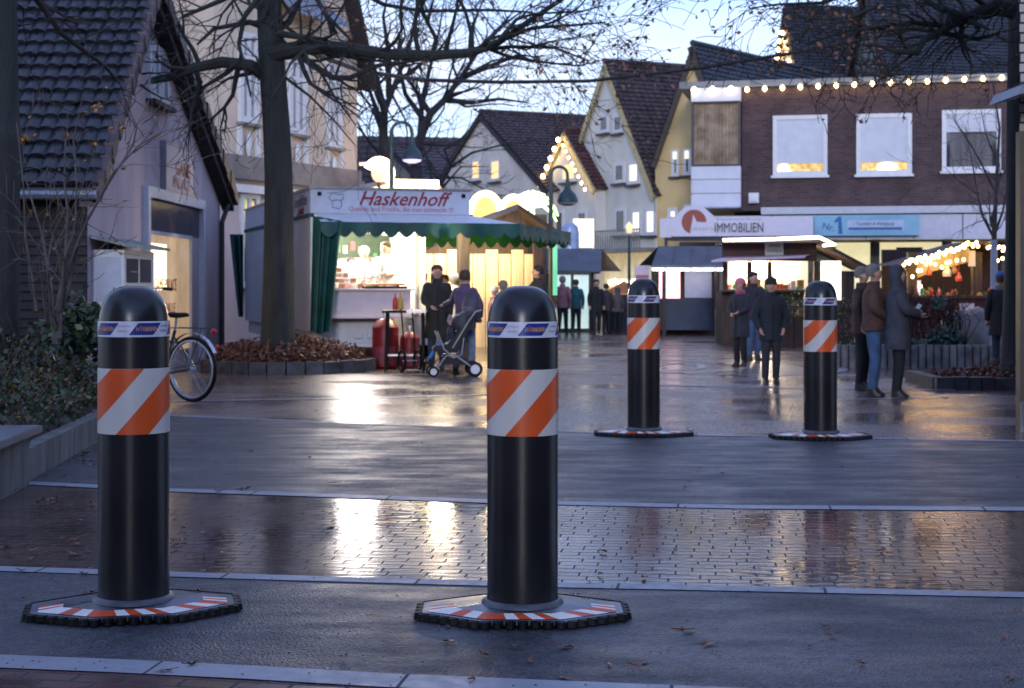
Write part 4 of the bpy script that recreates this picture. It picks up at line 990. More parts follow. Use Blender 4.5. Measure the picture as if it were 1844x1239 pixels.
# ---------- fairground ride behind, all bulbs
fy = 44
fr_ = thing('fairground_ride', 'brightly lit fairground ride cornice with glowing arches above the stall roofs', 'fairground ride', (gx(800,fy),fy,0), 0)
def fp(px, py, dy=0): p = PP(px,py,fy+dy); return Vector((p.x-gx(800,fy), dy, p.z))
M_neon = pm('lit_warm_neon', (1,.85,.6), .5, .15, 3, emit=3.2, ecol=(1,.74,.40))
M_neong = pm('lit_greenish_neon', (.8,1,.6), .5, .3, 2, emit=1.6, ecol=(.62,1,.32))
M_gold = pm('lit_gold_panel', (.6,.35,.1), .5, .3, 3, emit=.5, ecol=(1,.5,.12))
a, b = fp(702,325), fp(790,350); MB().box(a.x,b.x,-.3,1.5,b.z,a.z-.1).build('cornice', M_gold, fr_)
k = MB(); 
for py in (328,338): k.tube([fp(702,py,-.4),fp(790,py+2,-.4)], .085, 8)
k.build('light_band', M_neon, fr_)
for px, py, r in ((662,336,.13),(672,336,.15),(686,336,.15),(700,334,.16),(716,334,.15),(732,335,.15),(748,336,.15),(764,338,.16),(780,339,.2),(796,342,.16),(826,344,.16)):
    MB().ball(fp(px,py+6,-.5), (r,r,r*.8), 10).build('globe_light', M_neon, fr_, smooth=True)
for (px, w_, m_) in ((874,27,M_neon),(925,22,M_neon)):
    c = fp(px,385,-.3); rr = w_*fy/F; ar = MB(); ar.tube([(c.x+rr*math.cos(R(q)),c.y,c.z+rr*1.35*math.sin(R(q))) for q in range(0,181,12)], .085, 7)
    ao = ar.build('light_arch', m_, fr_)
    MB().loft([(c.x,c.y+.1,c.z-.4,rr*.8,.05),(c.x,c.y+.1,c.z+.1,rr*.8,.05),(c.x,c.y+.1,c.z+rr*.9,rr*.45,.05),(c.x,c.y+.1,c.z+rr*1.15,rr*.1,.05)], 12).build('arch_panel', M_gold, ao)
pl_ = MB(); c = fp(958,372,-.2)
for q in range(-20,215,26):      # palm-like spray of lit fronds
    e = R(q); pl_.tube([c, c+Vector((.32*math.cos(e),0,.32*math.sin(e)+.14)), c+Vector((.62*math.cos(e),0,.46*math.sin(e)-.05)), c+Vector((.74*math.cos(e),0,.36*math.sin(e)-.3))], [.05,.045,.04,.02], 5)
pl_.tube([c, c+Vector((.1,0,-1.1))], .06, 6); pl_.build('palm_light', M_neong, fr_)
MB().box(fp(840,0).x,fp(985,0).x,0,1.5,0,fp(0,386).z).box(fp(640,0).x,fp(838,0).x,.2,2,0,fp(0,352).z).build('ride_body', M_dkwood, fr_)
a, b = fp(640,334), fp(722,326)
MB().prism([(a.x-1.4,a.z-.35),(b.x-.2,b.z),(b.x-.2,b.z-.12),(a.x-1.4,a.z-.5)], -.9, .8, 'y').build('ride_roof', pm('blue_grey_tarpaulin',(.16,.18,.24),.5,.1), fr_)
# glowing figure head on top: generic round lit ornament with cap
sn = thing('lit_ornament', 'glowing rounded ornament with fluffy white rim on the roof left of the ride', 'ornament', (gx(683,fy-1),fy-1,0), 0)
zc_ = gz(312,fy-1)
MB().ball((0,0,zc_), (.22,.2,.26), 14).build('body', pm('lit_pink_orange',(1,.6,.45),.5,.3,2.5,emit=.7,ecol=(1,.42,.25)), sn, smooth=True)
rm = MB(); rm.tube([(.34*math.cos(R(q)),-.05,zc_+.36*math.sin(R(q))) for q in range(-50,170,15)], .10, 8); rm.build('fluffy_rim', M_neon, sn, smooth=True)
MB().tube([(-.55,0,zc_+.25),(.1,0,zc_+.3)], .05, 6).build('brim', pm('lit_pink_orange'), sn)
MB().tube([(0,0,0),(0,0,zc_-.2)], .05, 6).build('pole', M_sill, sn)
# ---------- low hut with blue grey roof, lit glass kiosk
def hut(name, label, W, x0, x1, zf, zr, dep, roofm, base=True):
    t = thing(name, label, 'market stall', tuple(W.A), W.ang)
    return t
W8 = Wall(955, 47, ang=R(6)); 
h8 = thing('market_hut', 'low market hut with plain blue-grey roof and dark gable, left of the far bollard', 'market stall', tuple(W8.A), W8.ang)
xa, zf8 = W8.uz(948,487); xb, _ = W8.uz(1078,487); xr0, zr8 = W8.uz(975,446); xr1, _ = W8.uz(1097,446)
rfm = MB(); rfm.add([(xa,-.5,zf8),(xb,-.5,zf8),(xr1,1.4,zr8),(xr0,1.4,zr8),(xa,-.5,zf8-.06),(xb,-.5,zf8-.06),(xr1,1.4,zr8-.06),(xr0,1.4,zr8-.06)],[(0,1,2,3),(4,7,6,5),(0,4,5,1),(1,5,6,2),(0,3,7,4)])
rfm.add([(xr0,1.4,zr8),(xr1,1.4,zr8),(xb+1.3,3.4,zf8),(xa,3.4,zf8)],[(0,1,2,3)])
rfm.build('roof', M_roofblue, h8)
MB().box(xa+.2,xb-.15,0,3,0,zf8-.07).build('body', M_dkwood, h8)
MB().prism([(-.45,zf8-.1),(1.4,zr8-.07),(3.3,zf8-.1)], xb-.1, xb-.02, 'x').build('gable', M_dkwood, h8)
x0,x1,z0,z1 = W8.rect(1088,487,1112,500); 
lk = thing('glass_kiosk', 'glass display kiosk glowing pale green behind two pedestrians', 'kiosk', tuple(W8.A), W8.ang)
x0,x1,z0,z1 = W8.rect(990,488,1056,598)
MB().box(x0,x1,-.9,-.2,z1-.12,z1).box(x0,x1,-.9,-.2,0,.12).box(x0,x0+.06,-.9,-.2,.12,z1-.12).box(x1-.06,x1,-.9,-.2,.12,z1-.12).box((x0+x1)/2-.04,(x0+x1)/2+.04,-.9,-.84,.12,z1-.12).build('frame', M_sill, lk)
M_case = pm('lit_glass_case', (.7,.9,.85), .3, .25, 2, emit=.20, ecol=(.72,1,.9))
MB().box(x0+.06,x1-.06,-.84,-.3,.12,z1-.12).build('lit_case', M_case, lk)
# orange shade tent and clutter right of it
ot = thing('market_tent', 'orange peaked tent roof in the shade between the far huts', 'tent', (gx(1118,48),48,0), 0)
zo = gz(505,48); MB().add([(-.55,-.5,zo-.42),(.75,-.5,zo-.42),(.75,.6,zo-.42),(-.55,.6,zo-.42),(.1,.05,zo)],[(0,1,4),(1,2,4),(2,3,4),(3,0,4)]).build('tent_roof', pm('orange_tarpaulin',(.45,.14,.04),.6,.15,3), ot)
for sx,sy in ((-.5,-.45),(.7,-.45),(.7,.55),(-.5,.55)): MB().tube([(sx,sy,0),(sx,sy,zo-.42)], .02, 6).build('pole', M_steel, ot)
MB().box(-.45,.65,-.3,.5,0,.9).build('table_cloth', pm('dark_blue_cloth',(.02,.025,.05),.8,.2), ot)
# glow of goods
gw = thing('produce_stand', 'small stand with warm lit goods beside the far huts', 'stand', (gx(1128,50),50,0), 0)
MB().box(-.6,.6,0,.6,0,1.1).build('body', M_dkwood, gw)
random.seed(8)
for i in range(9): MB().ball((-.5+i*.13,.1,1.45+.1*random.random()),(.07,.07,.07),8).build('bulb', pm('lit_stand_bulb',(1,.8,.6),.5,0,emit=4,ecol=(1,.75,.5)), gw, smooth=True)
MB().box(-.6,.6,.3,.34,1.1,1.6).build('back_panel', M_wood, gw)
# ---------- banner and blue glass lantern on the far house front
bn = thing('lit_banner', 'glowing cream square banner in front of the small annex house', 'banner', (gx(1052,52),52,0), 0)
a, b = PP(1033,394,52), PP(1069,446,52); o_ = gx(1052,52)
MB().box(a.x-o_,b.x-o_,-.05,.05,b.z,a.z).build('banner_cloth', pm('lit_cream_banner',(.9,.8,.55),.6,.3,1.6,emit=.45,ecol=(1,.84,.5)), bn)
MB().tube([(a.x-o_,.1,0),(a.x-o_,.1,a.z)], .05, 6).tube([(b.x-o_,.1,0),(b.x-o_,.1,a.z)], .05, 6).build('frame_posts', M_steel, bn)
bl_ = thing('glass_lantern', 'pale blue domed glass lantern beside the glowing cream banner', 'booth', (gx(1026,50),50,0), 0)
zt = gz(400,50)
MB().lathe([(.30,0),(.30,zt-.35),(.26,zt-.15),(.12,zt-.02),(.02,zt)], 12).build('glass_dome', pm('pale_blue_glass',(.30,.40,.62),.25,.15,3), bl_, smooth=True)
# ---------- stall with blue-grey roof and coloured LED strip
W9 = Wall(1168, 44, ang=R(2))
h9 = thing('market_hut', 'market hut with sloping blue-grey roof and coloured light strip along its eave', 'market stall', tuple(W9.A), W9.ang)
xa, zf9 = W9.uz(1168,478); xb, _ = W9.uz(1300,478); xr0, zr9 = W9.uz(1194,442); xr1, _ = W9.uz(1314,442)
rfm = MB(); rfm.add([(xa,-.7,zf9),(xb,-.7,zf9),(xr1,1.0,zr9),(xr0,1.0,zr9),(xa,-.7,zf9-.07),(xb,-.7,zf9-.07),(xr1,1.0,zr9-.07),(xr0,1.0,zr9-.07)],[(0,1,2,3),(4,7,6,5),(0,4,5,1),(1,5,6,2),(0,3,7,4)])
rfm.add([(xr0,1,zr9),(xr1,1,zr9),(xb+.3,2.6,zf9),(xa,2.6,zf9)],[(0,1,2,3)])
for f in (.27,.52,.76): p = Vector((xa,-.7,zf9)).lerp(Vector((xb,-.7,zf9)),f); q = Vector((xr0,1,zr9)).lerp(Vector((xr1,1,zr9)),f); rfm.tube([p+Vector((0,0,.01)),q+Vector((0,0,.01))], .02, 4)
rfm.build('roof', M_roofblue, h9)
sb_ = MB(); 
leds = [pm('lit_led_white',(1,1,1),.5,0,emit=3.5,ecol=(.8,.85,1)), pm('lit_led_green',(.4,1,.6),.5,0,emit=3,ecol=(.3,1,.45)), pm('lit_led_violet',(.8,.5,1),.5,0,emit=3,ecol=(.62,.4,1))]
for i in range(24):
    x = xa+.05+(xb-xa-.1)*i/23; MB().ball((x,-.72,zf9-.12),(.05,.04,.04),6).build('led', leds[0 if i % 4 else 1+(i//4) % 2], h9, smooth=True)
x0,x1,z0,z1 = W9.rect(1190,487,1300,600)
MB().box(x0,x1,.4,2.2,0,zf9-.08).build('body', M_dkwood, h9)
a0,a1,c0,c1 = W9.rect(1190,488,1228,535); MB().box(a0,a1,.36,.395,c0-.2,c1).build('lit_goods_wall', pm('lit_pink_goods',(.9,.5,.6),.5,.8,5,emit=.8,ecol=(1,.55,.62),col2=(.9,.8,.5)), h9)
a0,a1,c0,c1 = W9.rect(1231,484,1279,536); MB().box(a0,a1,-.25,-.21,c0,c1).box((a0+a1)/2-.25,(a0+a1)/2-.2,-.262,-.251,c0+.35,c0+.5).build('hinged_panel', pm('pale_mauve_panel',(.45,.42,.50),.5,.05), h9)
MB().box(xa+.3,xb-.25,-.3,.3,.15,c0-.02).build('counter_skirt', pm('dark_navy_tarpaulin',(.02,.03,.06),.55,.3,1.5), h9)
for px in (1192,1284,1300): MB().box(W9.u(px)-.05,W9.u(px)+.05,-.5,-.4,0,zf9-.1).build('post', M_dkwood, h9)
st = thing('advertising_board', 'small white and mauve board just above the far bollard nearest the centre', 'sign', (gx(1157,36),36,0), 0)
a, b = PP(1143,478,36), PP(1170,520,36); o_ = gx(1157,36)
MB().box(a.x-o_,b.x-o_,-.03,.03,b.z-.6,a.z).build('board', pm('white_mauve_board',(.55,.48,.58),.5,.1,4), st)
MB().box(a.x-o_+.03,b.x-o_-.03,-.036,-.031,a.z-.3,a.z-.22).box(a.x-o_+.03,b.x-o_-.03,-.036,-.031,a.z-.45,a.z-.36).build('stripe', pm('mauve_red_print',(.35,.10,.16),.5,.1), st)
MB().tube([(0,.05,0),(0,.05,b.z-.6)], .03, 6).build('post', M_steel, st)
pb = thing('reflector_post', 'thin pale green post with red and white reflector near the pink beanie woman', 'post', (gx(1292,39),39,0), 0)
zt = gz(556,39)
MB().tube([(0,0,0),(0,0,zt-.25)], .055, 8).build('post', pm('pale_green_paint',(.22,.30,.24),.5,.15,6), pb)
MB().tube([(0,0,zt-.247),(0,0,zt)], .06, 8).build('reflector', pm('reddish_white',(.45,.25,.25),.5,.4,20), pb)
# ---------- stall with glowing rope light and lit windows
WA_ = Wall(1300, 36.5, ang=R(-4))
hA = thing('market_hut', 'brown market hut with bright rope light round its roof and glowing sales window', 'market stall', tuple(WA_.A), WA_.ang)
def pA(px, py, off=0): u, z = WA_.uz(px,py); return Vector((u,off,z))
M_rope = pm('lit_rope_light', (1,.9,.7), .5, 0, emit=2.6, ecol=(1,.78,.50))
MB().tube([pA(1298,434,-.75),pA(1390,432,-.75),pA(1468,429,-.75),pA(1500,441,-.3),pA(1478,443,-.5)], .035, 8).build('rope_light', M_rope, hA)
za1 = pA(1380,438).z; x0, x1 = pA(1300,500).x, pA(1470,500).x; xe = pA(1562,500).x
MB().box(x0,x1,-.72,2.6,za1+.0,za1+.08).build('roof', M_roofblue, hA)
MB().prism([(x1+.01,za1+.08),(xe,za1-.55),(xe,za1-.62),(x1+.01,za1-.02)], -.3, 2.4, 'y').build('side_roof', M_dkwood, hA)
MB().box(x0,x1,-.05,0,za1-.42,za1-.0).build('fascia', pm('dark_maroon_fascia',(.05,.018,.022),.6,.2), hA)
a0, a1, c0, c1 = WA_.rect(1377,436,1410,460)
MB().box(a0,a1,-.10,-.055,c0,c1).build('price_sign', M_trail, hA)
text('HEISSE', .11, M_brwood, hA, (a0+a1)/2, -.106, c0+(c1-c0)*.72, width=(a1-a0)*.6)
text('WAFFELN', .12, pm('dark_print'), hA, (a0+a1)/2, -.106, c0+(c1-c0)*.33, width=(a1-a0)*.8)
MB().add([tuple(pA(1276,470,-1.1)),tuple(pA(1440,463,-1.1)),tuple(pA(1462,458,-.06)),tuple(pA(1310,462,-.06)),tuple(pA(1276,473,-1.1)),tuple(pA(1440,466,-1.1))],[(0,1,2,3),(0,4,5,1)]).build('awning_strip', pm('pale_lilac_awning',(.50,.42,.55),.5,.05), hA)
a0, a1, c0, c1 = WA_.rect(1312,466,1466,524)
MB().box(a0,a1,1.2,1.25,c0-.1,c1+.1).build('back_wall', M_inner, hA)
MB().box(x0,x1,0,2.4,0,c0-.02).build('lower_body', M_dkwood, hA)
MB().box(x0-.05,x1+.05,-.35,.1,c0-.018,c0+.03).build('counter', M_brwood, hA)
for px in (1306,1350,1386,1470): MB().box(pA(px,500).x-.055,pA(px,500).x+.055,-.02,.08,c0,za1-.43).build('post', M_dkwood, hA)
MB().box(x1+.06,xe-.3,-.0,2.4,0,za1-.65).build('side_body', M_dkwood, hA)
a0, a1, e0, e1 = WA_.rect(1478,470,1514,540)
MB().box(a0,a1,-.05,-.003,e0,e1).build('lit_side_window', pm('bright_lit_panel',(1,.95,.85),.5,.15,2,emit=.9,ecol=(1,.9,.70)), hA)
lamp('stall_lamp', hA, ((x0+x1)/2,.7,za1-.55), 60, (1,.82,.58), .15)
lamp('stall_lamp', hA, (x0+.8,.4,za1-.6), 35, (1,.78,.5), .15)
MB().ball((pA(1345,478).x,.5,pA(1345,478).z),(.25,.25,.27),14).build('globe_lamp', pm('lit_globe',(1,.9,.7),.5,.05,emit=1.6,ecol=(1,.86,.6)), hA, smooth=True)
gg = thing('sales_goods', 'colourful goods piled in the glowing window of the brown hut', 'goods', tuple(WA_.A), WA_.ang)
random.seed(12); gm = [pm('goods_red',(.5,.08,.05),.5,.2), pm('goods_gold',(.5,.32,.08),.5,.2), pm('goods_green',(.06,.35,.12),.5,.2), pm('goods_brown',(.2,.1,.05),.5,.2), pm('goods_white',(.6,.6,.6),.5,.1)]
for i in range(40):
    x = random.uniform(WA_.u(1312),WA_.u(1462)); h_ = random.uniform(.06,.30); w_ = random.uniform(.05,.09); y = random.uniform(.12,.8)
    if random.random() < .5: MB().lathe([(w_,0),(w_,h_*.6),(w_*.4,h_*.8),(w_*.35,h_)], 8).build('jar', random.choice(gm), gg, loc=(x,y,c0+.01))
    else: MB().box(-w_,w_,-w_*.6,w_*.6,0,h_).build('packet', random.choice(gm), gg, loc=(x,y,c0+.01))
# ---------- right stall with golden garland
WB_ = Wall(1610, 31.5, ang=R(-3))
hB = thing('market_hut', 'open wooden market stall with golden fairy light garland and dark interior at the right', 'market stall', tuple(WB_.A), WB_.ang)
def pB(px, py, off=0): u, z = WB_.uz(px,py); return Vector((u,off,z))
xl, xr = pB(1612,500).x, pB(1850,500).x
MB().add([tuple(pB(1600,478,-.6)),tuple(pB(1752,434,-.6)),tuple(pB(1860,462,-.6)),tuple(pB(1600,478,2.2)),tuple(pB(1752,434,2.2)),tuple(pB(1860,462,2.2)),tuple(pB(1600,483,-.6)),tuple(pB(1752,440,-.6)),tuple(pB(1860,468,-.6))],[(0,1,4,3),(1,2,5,4),(0,6,7,1),(1,7,8,2)]).build('roof', M_dkwood, hB)
zcB = pB(1700,532).z
MB().box(xl+.1,xr,2.0,2.1,0,2.2).build('back_wall', M_dkwood, hB)
MB().box(xl+.1,xr,-.3,.4,zcB-.05,zcB).build('counter', M_brwood, hB)
MB().box(xl+.1,xr,-.25,.35,.0,zcB-.052).build('counter_front', pm('dull_red_cloth',(.07,.018,.022),.8,.25,3), hB)
MB().add([tuple(pB(1622,478,-.1)),tuple(pB(1742,446,-.1)),tuple(pB(1752,470,-.1)),tuple(pB(1680,488,-.1)),tuple(pB(1640,505,-.1))],[(0,1,2,3,4)]).build('gable_boards', M_wood, hB)
for px, m_ in ((1756,M_brwood),(1640,M_brwood)): MB().box(pB(px,500).x-.09,pB(px,500).x+.09,-.2,-.02,0 if px > 1700 else zcB,pB(px,455).z).build('post', m_, hB)
x0,x1,z0,z1 = WB_.rect(1738,452,1750,480); MB().box(x0,x1,-.3,-.26,z0,z1).build('hanging_sign', M_bay, hB)
x0,x1,z0,z1 = WB_.rect(1638,505,1660,534); MB().box(x0,x1,.1,.3,z0,z1).build('lit_display', pm('lit_pale_display',(.8,.7,.8),.5,.3,3,emit=.4,ecol=(1,.8,.85)), hB)
x0,x1,z0,z1 = WB_.rect(1722,546,1748,568); MB().box(x0,x1,-.3,-.256,z0,z1).build('price_board', M_bay, hB)
gb = MB(); random.seed(21)
glt = thing('garland', 'thick golden garland of fairy lights along the roof edge of the right stall', 'garland', tuple(WB_.A), WB_.ang)
path = [(1618,476),(1640,470),(1665,463),(1690,456),(1712,449),(1732,440),(1750,443)]; path2 = [(1764,448),(1776,446),(1788,449),(1800,452),(1812,456),(1820,462)]; path3 = [(1640,492),(1655,478),(1664,470)]; path4 = [(1632,502),(1646,512),(1668,520)]; path5=[(1664,474),(1682,478),(1700,470),(1722,472),(1735,473)]; path6=[(1780,468),(1800,472),(1815,476)]
first = None; kk = 0
for pth, dens in ((path,3.2),(path2,4),(path3,8),(path4,14),(path5,8),(path6,8)):
    for (a, b) in zip(pth, pth[1:]):
        n = max(1, int(math.hypot(b[0]-a[0],b[1]-a[1])/dens))
        for i in range(n):
            f = i/n; p = pB(a[0]+(b[0]-a[0])*f+random.uniform(-2,2), a[1]+(b[1]-a[1])*f+random.uniform(-4,4), -.65+random.uniform(-.05,.05))
            if first is None: first = MB().ball((0,0,0),(.030,.030,.036),8).build('bulb', pm('lit_golden_bulb',(1,.75,.35),.5,0,emit=9,ecol=(1,.60,.20)), glt, smooth=True); first.location = p
            else: c = first.copy(); COL.objects.link(c); c.parent = glt; c.location = p
            kk += 1
lamp('stall_lamp', hB, ((xl+xr)/2-.3,.3,2.05), 16, (1,.62,.28), .1)
gg = thing('sales_goods', 'small decorations and jars on the counter and hanging in the right stall', 'goods', tuple(WB_.A), WB_.ang)
for i in range(34):
    x = random.uniform(xl+.3,xr-.2); h_ = random.uniform(.06,.18); w_ = random.uniform(.03,.06)
    MB().lathe([(w_,0),(w_,h_*.6),(w_*.4,h_*.8),(w_*.35,h_)], 8).build('jar', random.choice(gm), gg, loc=(x,random.uniform(-.25,.3),zcB+.001))
for px, py, m_, r_ in ((1667,490,0,.06),(1720,500,0,.07),(1699,490,4,.09),(1712,487,3,.07),(1806,488,0,.06)):
    p = pB(px,py,-.3); MB().lathe([(r_*.9,-r_),(r_,-r_*.2),(r_*.3,r_*1.6)],8).tube([(0,0,r_*1.5),(0,0,.4)],.006,4).build('hanging_item', gm[m_], gg, loc=tuple(p))
# ---------- cable across the street, lamps
cbp = [(560,95,30),(650,128,33),(760,144,36),(900,148,38),(1060,146,39),(1250,124,38),(1420,97,36),(1600,62,34),(1860,2,32)]
k = MB().tube([PP(*p) for p in cbp], .05, 6).build('overhead_cable', M_wire); tag(k, 'thick black cable sagging across the street below the sky', 'cable')
M_lampg = pm('dark_green_cast_iron', (.02,.05,.055), .45, .15)
def street_lamp(px, hx, hy, Y, topy, lab, rw, lit=None):
    o = thing('street_lamp', lab, 'street lamp', (gx(px,Y),Y,0), 0, 'curved dark green street lamps')
    zt = gz(topy,Y); dx = gx(hx,Y)-gx(px,Y); zh = gz(hy,Y)
    r = abs(dx)/2; pts = [(0,0,0),(0,0,1.2),(0,0,zt-r)]+[(dx/2-dx/2*math.cos(R(q)),0,zt-r+r*math.sin(R(q))) for q in range(20,181,20)]+[(dx,0,zh+.25)]
    MB().tube(pts, [.07,.06,.05]+[.038]*(len(pts)-3), 10).build('pole', M_lampg, o, smooth=True)
    hd = MB().lathe([(rw*.22,.34),(rw*.26,.2),(rw*.42,.12),(rw*.75,.04),(rw,-.1),(rw*1.02,-.16)][::-1], 20, (dx,0,zh)).build('lamp_head', M_lampg, o, smooth=True)
    MB().lathe([(rw*.9,-.165),(rw*.85,-.20),(rw*.4,-.24)][::-1], 16, (dx,0,zh)).build('lens', lit or M_curt, hd, smooth=True)
street_lamp(992, 1022, 352, 36, 300, 'curved street lamp with dark bell shade in front of the small annex house', .24)
street_lamp(705, 742, 275, 36, 220, 'curved street lamp with dark bell shade beside the far bare trees', .24, pm('violet_lit_lens',(.6,.5,1),.4,0,emit=.5,ecol=(.6,.5,1)))
ln = thing('lantern_post', 'slim street lantern with small lit top before the tall grey house', 'street lamp', (gx(1133,44),44,0), 0)
MB().tube([(0,0,0),(0,0,gz(424,44))], [.06,.035], 8).build('pole', M_lampg, ln)
zz = gz(420,44); MB().lathe([(.07,0),(.11,.18),(.11,.2),(.02,.32)], 8, (0,0,zz)).build('lantern', pm('dim_lit_lantern',(.8,.7,.4),.5,.1,emit=.25,ecol=(1,.85,.4)), ln)
# ================================================================ trees and plants
M_bark = pm('dark_wet_bark', (.014,.013,.014), .85, .45, 5, bump=.9, bscale=28, stretch=(1.4,1.4,.35), col2=(.024,.028,.024))
M_barkn = pm('greenish_grey_bark', (.013,.015,.018), .85, .45, 6, bump=.9, bscale=30, stretch=(1.4,1.4,.35), col2=(.026,.031,.030))
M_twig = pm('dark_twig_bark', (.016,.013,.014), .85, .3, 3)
M_twigf = pm('hazy_far_bark', (.020,.020,.028), .85, .3, 3)  # bluish haze of the far trees put into the bark colour
M_stem = pm('grey_brown_stem', (.085,.07,.065), .75, .25, 6)
M_dryleaf = pm('dry_brown_leaf', (.17,.075,.05), .7, .5, 12, col2=(.28,.14,.09))
M_orleaf = pm('orange_leaf', (.35,.14,.03), .65, .4, 9)
M_wetleaf = pm('wet_fallen_leaf', (.09,.028,.014), .4, .5, 10, col2=(.19,.07,.03))
def leafq(mb, p, s, rnd, droop=.5):
    a = Vector((rnd.gauss(0,1), rnd.gauss(0,1), rnd.gauss(-droop,.6))).normalized(); b = a.cross(Vector((rnd.gauss(0,1),rnd.gauss(0,1),rnd.gauss(0,1)))).normalized()
    mb.add([p, p+a*s*.5+b*s*.32, p+a*s, p+a*s*.5-b*s*.32], [(0,1,2,3)])
def grow(mb, p, d, L, r, lvl, rnd, leaves=None, lf=.0, ls=.09, droop=.0, spread=.7, nb=3, sides=4, minr=.004, curl=.22):
    n = 5 if lvl > 1 else 4; pts = [p]; rs = [r]; q = p; dd = d.copy(); kids = []
    for i in range(n):
        dd = (dd+Vector((rnd.gauss(0,curl),rnd.gauss(0,curl),rnd.gauss(0,curl)-droop))).normalized(); q = q+dd*(L/n); pts.append(q); rs.append(max(minr, r*(1-.75*(i+1)/n)))
        kids.append((q, dd.copy(), rs[-1]))
    mb.tube(pts, rs, sides if r > .02 else 3, cap=False)
    if leaves is not None and lvl <= 1:
        for _ in range(int(lf)+(rnd.random() < lf % 1)): leafq(leaves, rnd.choice(pts[1:]), ls*rnd.uniform(.6,1.2), rnd)
    if lvl > 0:
        for k in range(nb):
            b, bd, br = kids[min(n-1, int(rnd.uniform(.2,1)*n))]
            side = bd.cross(Vector((rnd.gauss(0,1),rnd.gauss(0,1),rnd.gauss(0,1)))).normalized()
            grow(mb, b, (bd+side*rnd.uniform(.6,1.2)*spread).normalized(), L*rnd.uniform(.5,.75), br*.75, lvl-1, rnd, leaves, lf, ls, droop, spread, nb, sides, minr, curl)
def limb(mb, pix, Y, radii, rnd, leaves=None, dY=0, lvl=2, every=1, L=1.4, lf=0, ls=.09, org=Vector((0,0,0)), up=0, nb=3, droop=.0, minr=.005, curl=.22):
    """a limb laid through photograph pixels at depth Y (receding by dY), bearing twigs"""
    pts = []
    for i, (a,b) in enumerate(pix): pts.append(PP(a,b,Y+dY*i/max(1,len(pix)-1)+rnd.uniform(-.1,.1))-org)
    mb.tube(pts, radii, 8)
    for i in range(1, len(pts)):
        for _ in range(every):
            f = rnd.random(); p = pts[i-1].lerp(pts[i],f); r = radii[i-1]+(radii[i]-radii[i-1])*f; t = (pts[i]-pts[i-1]).normalized()
            s = Vector((rnd.gauss(0,1),rnd.gauss(0,.8),rnd.gauss(up,1))).normalized(); d = (t*.7+s).normalized()
            grow(mb, p, d, L*rnd.uniform(.7,1.2), min(r*.5,.05), lvl, rnd, leaves, lf, ls, nb=nb, droop=droop, minr=minr, curl=curl)
    return pts
def wobbly_trunk(prof, x, rnd, n=20):
    """prof: (z, radius, dx)"""
    mb = MB(); vs = []; ph = [rnd.uniform(0,6.28) for _ in range(5)]
    for (z,r,dx) in prof:
        for j in range(n):
            q = 2*math.pi*j/n; rr = r*(1+.06*math.sin(3*q+ph[0]+z)+.04*math.sin(5*q+ph[1]-z*1.3)); vs.append((dx+rr*math.cos(q), rr*math.sin(q), z))
    k = len(prof); fs = [(i*n+j, i*n+(j+1)%n, (i+1)*n+(j+1)%n, (i+1)*n+j) for i in range(k-1) for j in range(n)]
    return mb.add(vs, fs)
def dens(prof, m=4):
    out = []
    for a, b in zip(prof, prof[1:]):
        for i in range(m): f = i/m; f2 = f; out.append(tuple(a[k]+(b[k]-a[k])*f2 for k in range(3)))
    return out+[prof[-1]]
# ---- main bare tree between the house and the trailer
rnd = random.Random(5); TYm = 26.3; xm_ = gx(503,TYm)
t = thing('bare_tree', 'big bare tree with dark trunk and spreading limbs in front of the food trailer', 'tree', (xm_,TYm,0)); org = Vector((xm_,TYm,0))
prof = [(-.05,.42,.02),(.25,.34,.02),(.7,.285,.0),(1.5,.27,.0),(2.5,.25,-.02),(3.3,.235,-.03),(4.2,.23,-.06),(5.2,.22,-.12),(6.3,.2,-.16),(8.2,.15,-.2),(10,.09,-.1)]
wobbly_trunk(dens(prof), 0, rnd).build('trunk', M_barkn, t, smooth=True)
cr_ = MB(); lv = MB(); s_ = F/TYm
A = dict(rnd=rnd, org=org)
limb(cr_, [(478,135),(450,118),(400,112),(350,122),(310,138),(260,148),(228,150)], TYm, [.13,.11,.10,.085,.07,.055,.05], rnd, org=org, dY=-1.5, every=2, L=1.5, lvl=2, up=-.3)
limb(cr_, [(228,150),(212,120),(205,70),(196,20),(190,-40)], TYm-1.5, [.05,.04,.035,.03,.02], rnd, org=org, every=2, L=1.2, lvl=2)
limb(cr_, [(490,98),(540,86),(620,86),(700,98),(780,100),(850,95),(900,75),(950,40),(1010,0),(1060,-40)], TYm, [.16,.12,.105,.095,.085,.075,.055,.045,.035,.02], rnd, lv, org=org, dY=-2.5, every=2, L=1.9, lvl=3, lf=.6, nb=2, ls=.10)
limb(cr_, [(850,92),(920,84),(1000,86),(1060,110)], TYm-1.8, [.04,.03,.02,.012], rnd, lv, org=org, every=3, L=1.3, lvl=2, lf=.8, ls=.10)
limb(cr_, [(880,80),(960,50),(1040,45),(1090,40)], TYm-2, [.04,.03,.02,.012], rnd, lv, org=org, every=4, L=1.1, lvl=2, lf=1.0, ls=.10)
limb(cr_, [(900,70),(930,35),(960,25),(1050,20),(1085,10)], TYm-2.2, [.035,.03,.02,.015,.01], rnd, lv, org=org, every=4, L=1.1, lvl=2, lf=1.0, ls=.10)
limb(cr_, [(497,100),(540,100),(575,125),(600,140),(630,140),(680,118),(760,108)], TYm, [.09,.06,.055,.05,.045,.035,.02], rnd, org=org, dY=-1, every=2, L=1.2, lvl=2)
limb(cr_, [(508,135),(560,175),(600,215),(640,262)], TYm, [.03,.022,.016,.01], rnd, org=org, dY=-.6, every=2, L=.9, lvl=1, minr=.004)
limb(cr_, [(575,125),(600,170),(640,225)], TYm-.3, [.03,.02,.01], rnd, org=org, every=2, L=.9, lvl=2, minr=.004)
